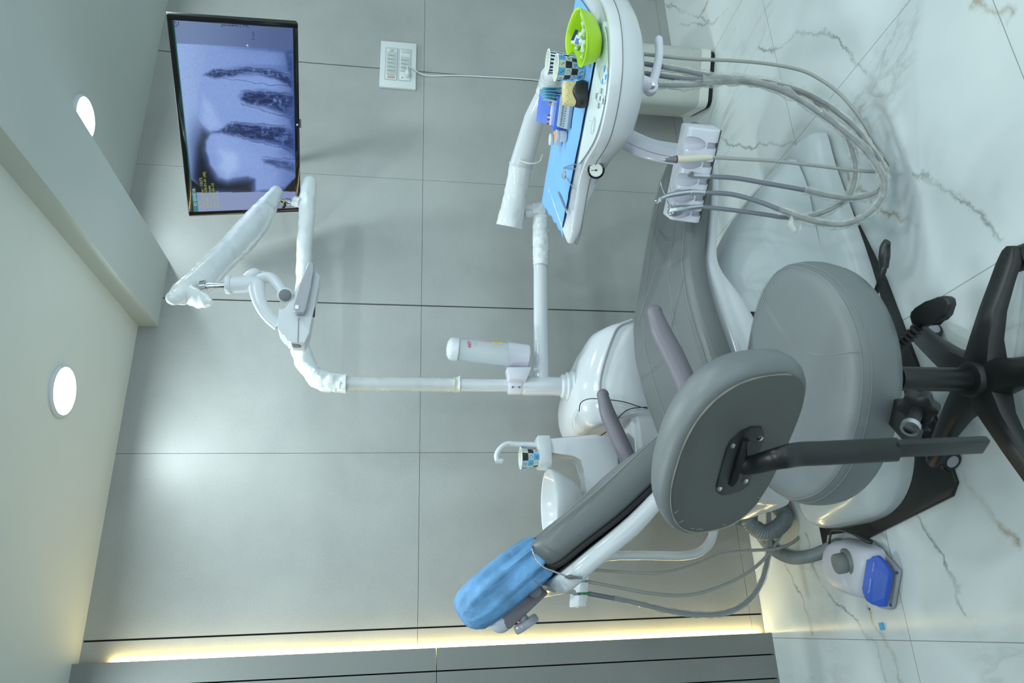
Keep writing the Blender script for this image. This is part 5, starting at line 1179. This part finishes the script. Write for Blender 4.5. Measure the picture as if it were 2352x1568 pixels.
# ================================================================ STOOL
SX, SY = -.757, -1.33
ST = root('operator_stool', 'grey padded operator stool with black five star base in the foreground', 'stool', (SX, SY, 0))
sc = V((-.743, -1.259, 0)); SA = V((.926, -.376, 0)).normalized(); SB = V((.376, .926, 0)).normalized()
SA, SB = SA*math.cos(-.27)+SB*math.sin(-.27), -SA*math.sin(-.27)+SB*math.cos(-.27)
def seatring(s_, z, n=72, lift=.026):
    r = []
    for i in range(n):
        a, q = sup(2*PI*i/n, 2.3); r.append(sc+(SA*a*.258+SB*q*.224)*s_+V((0, 0, z+lift*a*a*s_*s_+.006*q*s_)))
    return r
b = B(); R = []
for z_, s_ in ((.408, .80), (.404, .93), (.407, .985), (.425, 1.0), (.445, .998), (.462, .985), (.475, .965), (.484, .93), (.489, .87), (.491, .8), (.4915, .6), (.491, .35), (.4905, .1)):
    R.append(seatring(s_, z_))
loft(b, R); sp = obj('seat_pad', b, 'stoolpad', ST, sharp=70)
b = B()
for s_, z_ in ((.947, .483), (.978, .4685)):
    r_ = seatring(s_, z_, n=90); tube(b, r_+r_[:1], .0006, 4)
lx = V((.88, .47, 0)); ly = V((-.47, .88, 0))
for dx in (0, .007):
    arc = [V((-.63, -1.13, 0)), V((-.70, -1.19, 0)), V((-.735, -1.27, 0)), V((-.725, -1.36, 0)), V((-.72, -1.43, 0)), V((-.725, -1.50, 0))]
    arc = [A(u+dx*800, v, z=.4925) for u, v in ((1757, 665), (1772, 715), (1800, 765), (1832, 797), (1875, 814), (1930, 811), (1968, 806))]
    tube(b, [p+V((0, 0, .026*((p-sc).dot(SA)/.258)**2+.006*(p-sc).dot(SB)/.224-.0008)) for p in cat(arc, 6)], .0006, 4)
obj('stitching', b, 'stitch', sp)
b = B(); cyl(b, V((sc.x, sc.y, .396)), V((sc.x, sc.y, .408)), .18, n=40); obj('seat_board', b, 'dark', ST)
b = B(); box(b, (SX, SY, .388), (.14, .12, .03), (.88, .47, 0), bev=.006); obj('tilt_mechanism', b, 'blackp', ST)
b = B(); zt1 = A(2060, 868, y=SY).z; cyl(b, (SX, SY, .09), (SX, SY, zt1), .0255, n=32, bev=.003); tube(b, [V((SX+.026*math.cos(a), SY+.026*math.sin(a), .125)) for a in np.linspace(0, 2*PI, 25)], .003, 6); obj('gas_column', b, 'blackp', ST)
b = B(); cyl(b, (SX, SY, zt1-.002), (SX, SY, .38), .0135); obj('piston', b, 'steel', ST)
b = B(); lathe(b, (SX, SY, .062), (0, 0, 1), [(.045, 0), (.047, .01), (.042, .055), (.036, .068), (.031, .07)], 36); obj('base_hub', b, 'black', ST)
for k, deg in enumerate((44, 116, 188, 260, 332)):
    a = math.radians(deg); d = V((math.cos(a), math.sin(a), 0)); s_ = V((-d.y, d.x, 0)); c = V((SX, SY, 0)); R = []
    for t, w_, zt2, th in ((.015, .042, .122, .05), (.05, .038, .120, .05), (.09, .031, .115, .038), (.15, .027, .102, .028), (.21, .026, .084, .022), (.25, .025, .073, .022), (.275, .020, .066, .018), (.285, .011, .062, .010)):
        p = c+d*t; R.append([p+s_*x_*w_+V((0, 0, zt2-th*q)) for x_, q in ((-1, .9), (-1, .35), (-.8, .08), (-.25, 0), (.25, 0), (.8, .08), (1, .35), (1, .9), (.7, 1), (-.7, 1))])
    b = B(); loft(b, R); lg = obj('leg', b, 'black', ST, sharp=45)
    e_ = c+d*.262; sw = V((math.cos(a+1.0+k), math.sin(a+1.0+k), 0)); b = B()
    cyl(b, e_+V((0, 0, .05)), e_+V((0, 0, .07)), .006)
    for q in (-1, 1): cyl(b, e_+sw*q*.006+V((0, 0, .025)), e_+sw*q*.020+V((0, 0, .025)), .0245, bev=.004)
    cs = obj('caster', b, 'black', lg)
    b = B(); fw = V((-sw.y, sw.x, 0)); R = []
    for q in np.linspace(.15, PI-.1, 9): R.append([e_+V((0, 0, .026))+fw*math.cos(q)*rr_+V((0, 0, math.sin(q)*rr_))+sw*y_ for y_, rr_ in ((-.024, .026), (.024, .026), (.024, .0285), (-.024, .0285))])
    loft(b, R); obj('caster_hood', b, 'black', cs)
    b = B()
    for q in (-1, 1): cyl(b, e_+sw*q*.0202+V((0, 0, .025)), e_+sw*q*.0212+V((0, 0, .025)), .015)
    obj('wheel_cap', b, 'midgrey', cs, label='pale wheel cap')
# levers
b = B(); tube(b, [A(1985, 745, z=.375), A(2005, 690, z=.372), A(2018, 655, z=.37), A(2030, 620, z=.368), A(2034, 606, z=.366)], .0055, 10, 4); LV = obj('height_lever', b, 'blackp', ST)
b = B(); tube(b, [A(2030, 616, z=.366), A(2031, 590, z=.367), A(2033, 570, z=.369), A(2038, 555, z=.372)], [.010, .013, .012, .008], 14, 4, sec=(1.1, .7)); obj('lever_grip', b, 'black', LV)
b = B(); tube(b, [A(2050, 812, z=.35), A(2070, 790, z=.345), A(2110, 752, z=.335)], .006, 10); L2 = obj('tilt_lever', b, 'blackp', ST)
b = B(); q0, q1 = A(2052, 808, z=.35), A(2110, 752, z=.335); P = [q0.lerp(q1, i/48) for i in range(49)]; tube(b, P, lambda t: .0095*(1+.32*math.sin(t*2*PI*7)), 16); obj('bellows', b, 'dark', L2)
b = B(); pd_ = [(2092, 745), (2087, 728), (2090, 714), (2100, 708), (2125, 692), (2150, 681), (2168, 678), (2178, 684), (2180, 698), (2172, 722), (2160, 735), (2140, 738), (2112, 752)]
prism(b, [A(u, v, z=.335) for u, v in pd_], (0, 0, -.018), bev=.006, seg=3); obj('lever_paddle', b, 'black', L2)
# backrest support
BL = V((math.sin(-.593), math.cos(-.593), 0)); BN0 = V((-math.cos(-.593), math.sin(-.593), 0)); tl = .199; BU = V((0, 0, 1))*math.cos(tl)+BN0*math.sin(tl); BN = BN0*math.cos(tl)-V((0, 0, 1))*math.sin(tl); BC_ = V((-.95, -1.491, .766))
b = B(); R = []
for dn, s_, bul in ((.0, .1, 0), (.0, .4, 0), (.0, .7, 0), (0, .90, 0), (-.003, .93, 0), (-.006, .96, 0), (-.018, .995, 0), (-.035, 1.0, 0), (-.052, .975, 0), (-.064, .92, 0), (-.070, .8, 0), (-.074, .5, 0), (-.075, .1, 0)):
    R.append([BC_+BL*(sup(2*PI*i/60, 2.6)[0]*.1905*s_)+BU*(sup(2*PI*i/60, 2.6)[1]*.120*s_)+BN*(dn-.018*(abs(sup(2*PI*i/60, 2.6)[0]*s_)**2)*-1) for i in range(60)])
loft(b, R); bp_ = obj('backrest_pad', b, 'stoolpad', ST, sharp=75)
def bpt(u, v, d=.001): return BC_+BL*u+BU*v+BN*(d+.018*(u/.1905)**2)
b = B(); R = []
for s_, dz in ((.91, -.004), (.905, .0022), (.895, .003), (.6, .003), (.2, .003), (.03, .003)):
    R.append([bpt(sup(2*PI*i/60, 2.6)[0]*.1905*s_, sup(2*PI*i/60, 2.6)[1]*.120*s_, dz) for i in range(60)])
loft(b, R); obj('back_panel', b, 'stoolback', ST, sharp=50)
b = B(); g_ = [bpt(sup(q, 2.6)[0]*.1905*.91, sup(q, 2.6)[1]*.120*.91, .0025) for q in np.linspace(-.9, 3.4, 60)]; tube(b, g_, lambda t: .0007+.0007*abs(math.sin(t*37)), 4)
rr = random.Random(2)
for i in range(7):
    q = rr.uniform(-1, 1); p = bpt(sup(q, 2.6)[0]*.165, sup(q, 2.6)[1]*.103, .0035); box(b, p, (.009, .0014, .0006), BL*rr.uniform(-1, 1)+BU, BN)
obj('glue_line', b, 'glue', ST)
# bracket plate in the plane of the panel
def pxpt(u, v, d=.004):
    r_ = (CF*FPX+CR*(784-v)-CU*(u-1176)); c = BC_+BN*d; return CAM+r_*((c-CAM).dot(BN)/r_.dot(BN))
br = [(1748, 978), (1753, 992), (1752, 1012), (1738, 1035), (1728, 1070), (1718, 1110), (1700, 1124), (1668, 1134), (1652, 1134), (1643, 1126), (1643, 1112), (1655, 1070), (1666, 1030), (1676, 1010), (1700, 988), (1724, 977)]
b = B(); prism(b, [pxpt(u, v) for u, v in br], BN*.004, bev=.0012); obj('bracket_plate', b, 'blackp', ST)
b = B()
for u, v in ((1746, 1006), (1684, 1023), (1712, 1104), (1652, 1122)): q = pxpt(u, v, .008); lathe(b, q, BN, [(.0052, -.001), (.005, .0015), (.003, .0032), (.0005, .0036)], 16)
obj('bracket_screw', b, 'chrome', ST)
b = B(); tube(b, [pxpt(1713, 1010, .010), pxpt(1704, 1050, .012), pxpt(1690, 1095, .010), pxpt(1680, 1112, .008)], [.006, .008, .009, .006], 12, 5); obj('bracket_rib', b, 'blackp', ST)
# stem
zb_ = lambda u, v, y: A(u, v, y=y)
ys = -1.565
b = B(); s0 = pxpt(1700, 1072, .012); sA = [s0, pxpt(1735, 1066, .03), A(1790, 1052, y=ys), A(1835, 1043, y=ys), A(1900, 1040, y=ys), A(2060, 1032, y=ys)]
tube(b, cat(sA, 5), [.016, .017, .018, .0195, .0195, .0195, .0195], 18, sec=(1.0, .5), up=BL); obj('back_stem', b, 'blackp', ST)
b = B(); e0_, e1_ = A(2052, 1030, y=ys), A(2262, 1021, y=ys); dv = (e1_-e0_); box(b, (e0_+e1_)/2, (dv.length, .030, .014), dv, BN, bev=.004); obj('stem_sleeve', b, 'blackp', ST)
b = B(); k_a = A(2165, 1010, y=ys); k_b = V((SX, SY, .372)); mid_ = A(2120, 985, y=-1.50)
hz_ = A(2110, 1005, y=-1.52)
box(b, (hz_+k_b)/2+V((0, 0, 0)), ((hz_-k_b).length+.04, .05, .014), hz_-k_b, bev=.003); obj('horizontal_arm', b, 'blackp', ST)
b = B(); c0_, c1_k = A(2090, 985, y=-1.555), A(2110, 934, y=-1.535); cyl(b, c0_, c1_k, .0105); obj('clamp_screw', b, 'blackp', ST)
b = B(); cyl(b, c0_, c0_.lerp(c1_k, .16), .0150); obj('clamp_ring', b, 'steel', ST)
b = B(); kq = c1_k.copy(); kax = (c0_-kq).normalized(); kx_, ky_, _ = frame(kax)
R = []
for h_, s_ in ((-.012, .8), (-.010, .95), (0, 1), (.010, .95), (.013, .7)):
    R.append([kq+kax*h_+(kx_*math.cos(2*PI*i/60)+ky_*math.sin(2*PI*i/60))*(.030+.0035*math.cos(2*PI*i/60*6))*s_ for i in range(60)])
loft(b, R); obj('clamp_knob', b, 'black', ST)
b = B(); q0, q1 = A(2050, 958, z=.385), A(2040, 1003, z=.375); P = [q0.lerp(q1, i/50) for i in range(51)]; tube(b, P, lambda t: .006*(1+.25*math.sin(t*2*PI*9)), 12); cyl(b, q0-(q1-q0).normalized()*.008, q0, .009); obj('tension_spring', b, 'dark', ST)
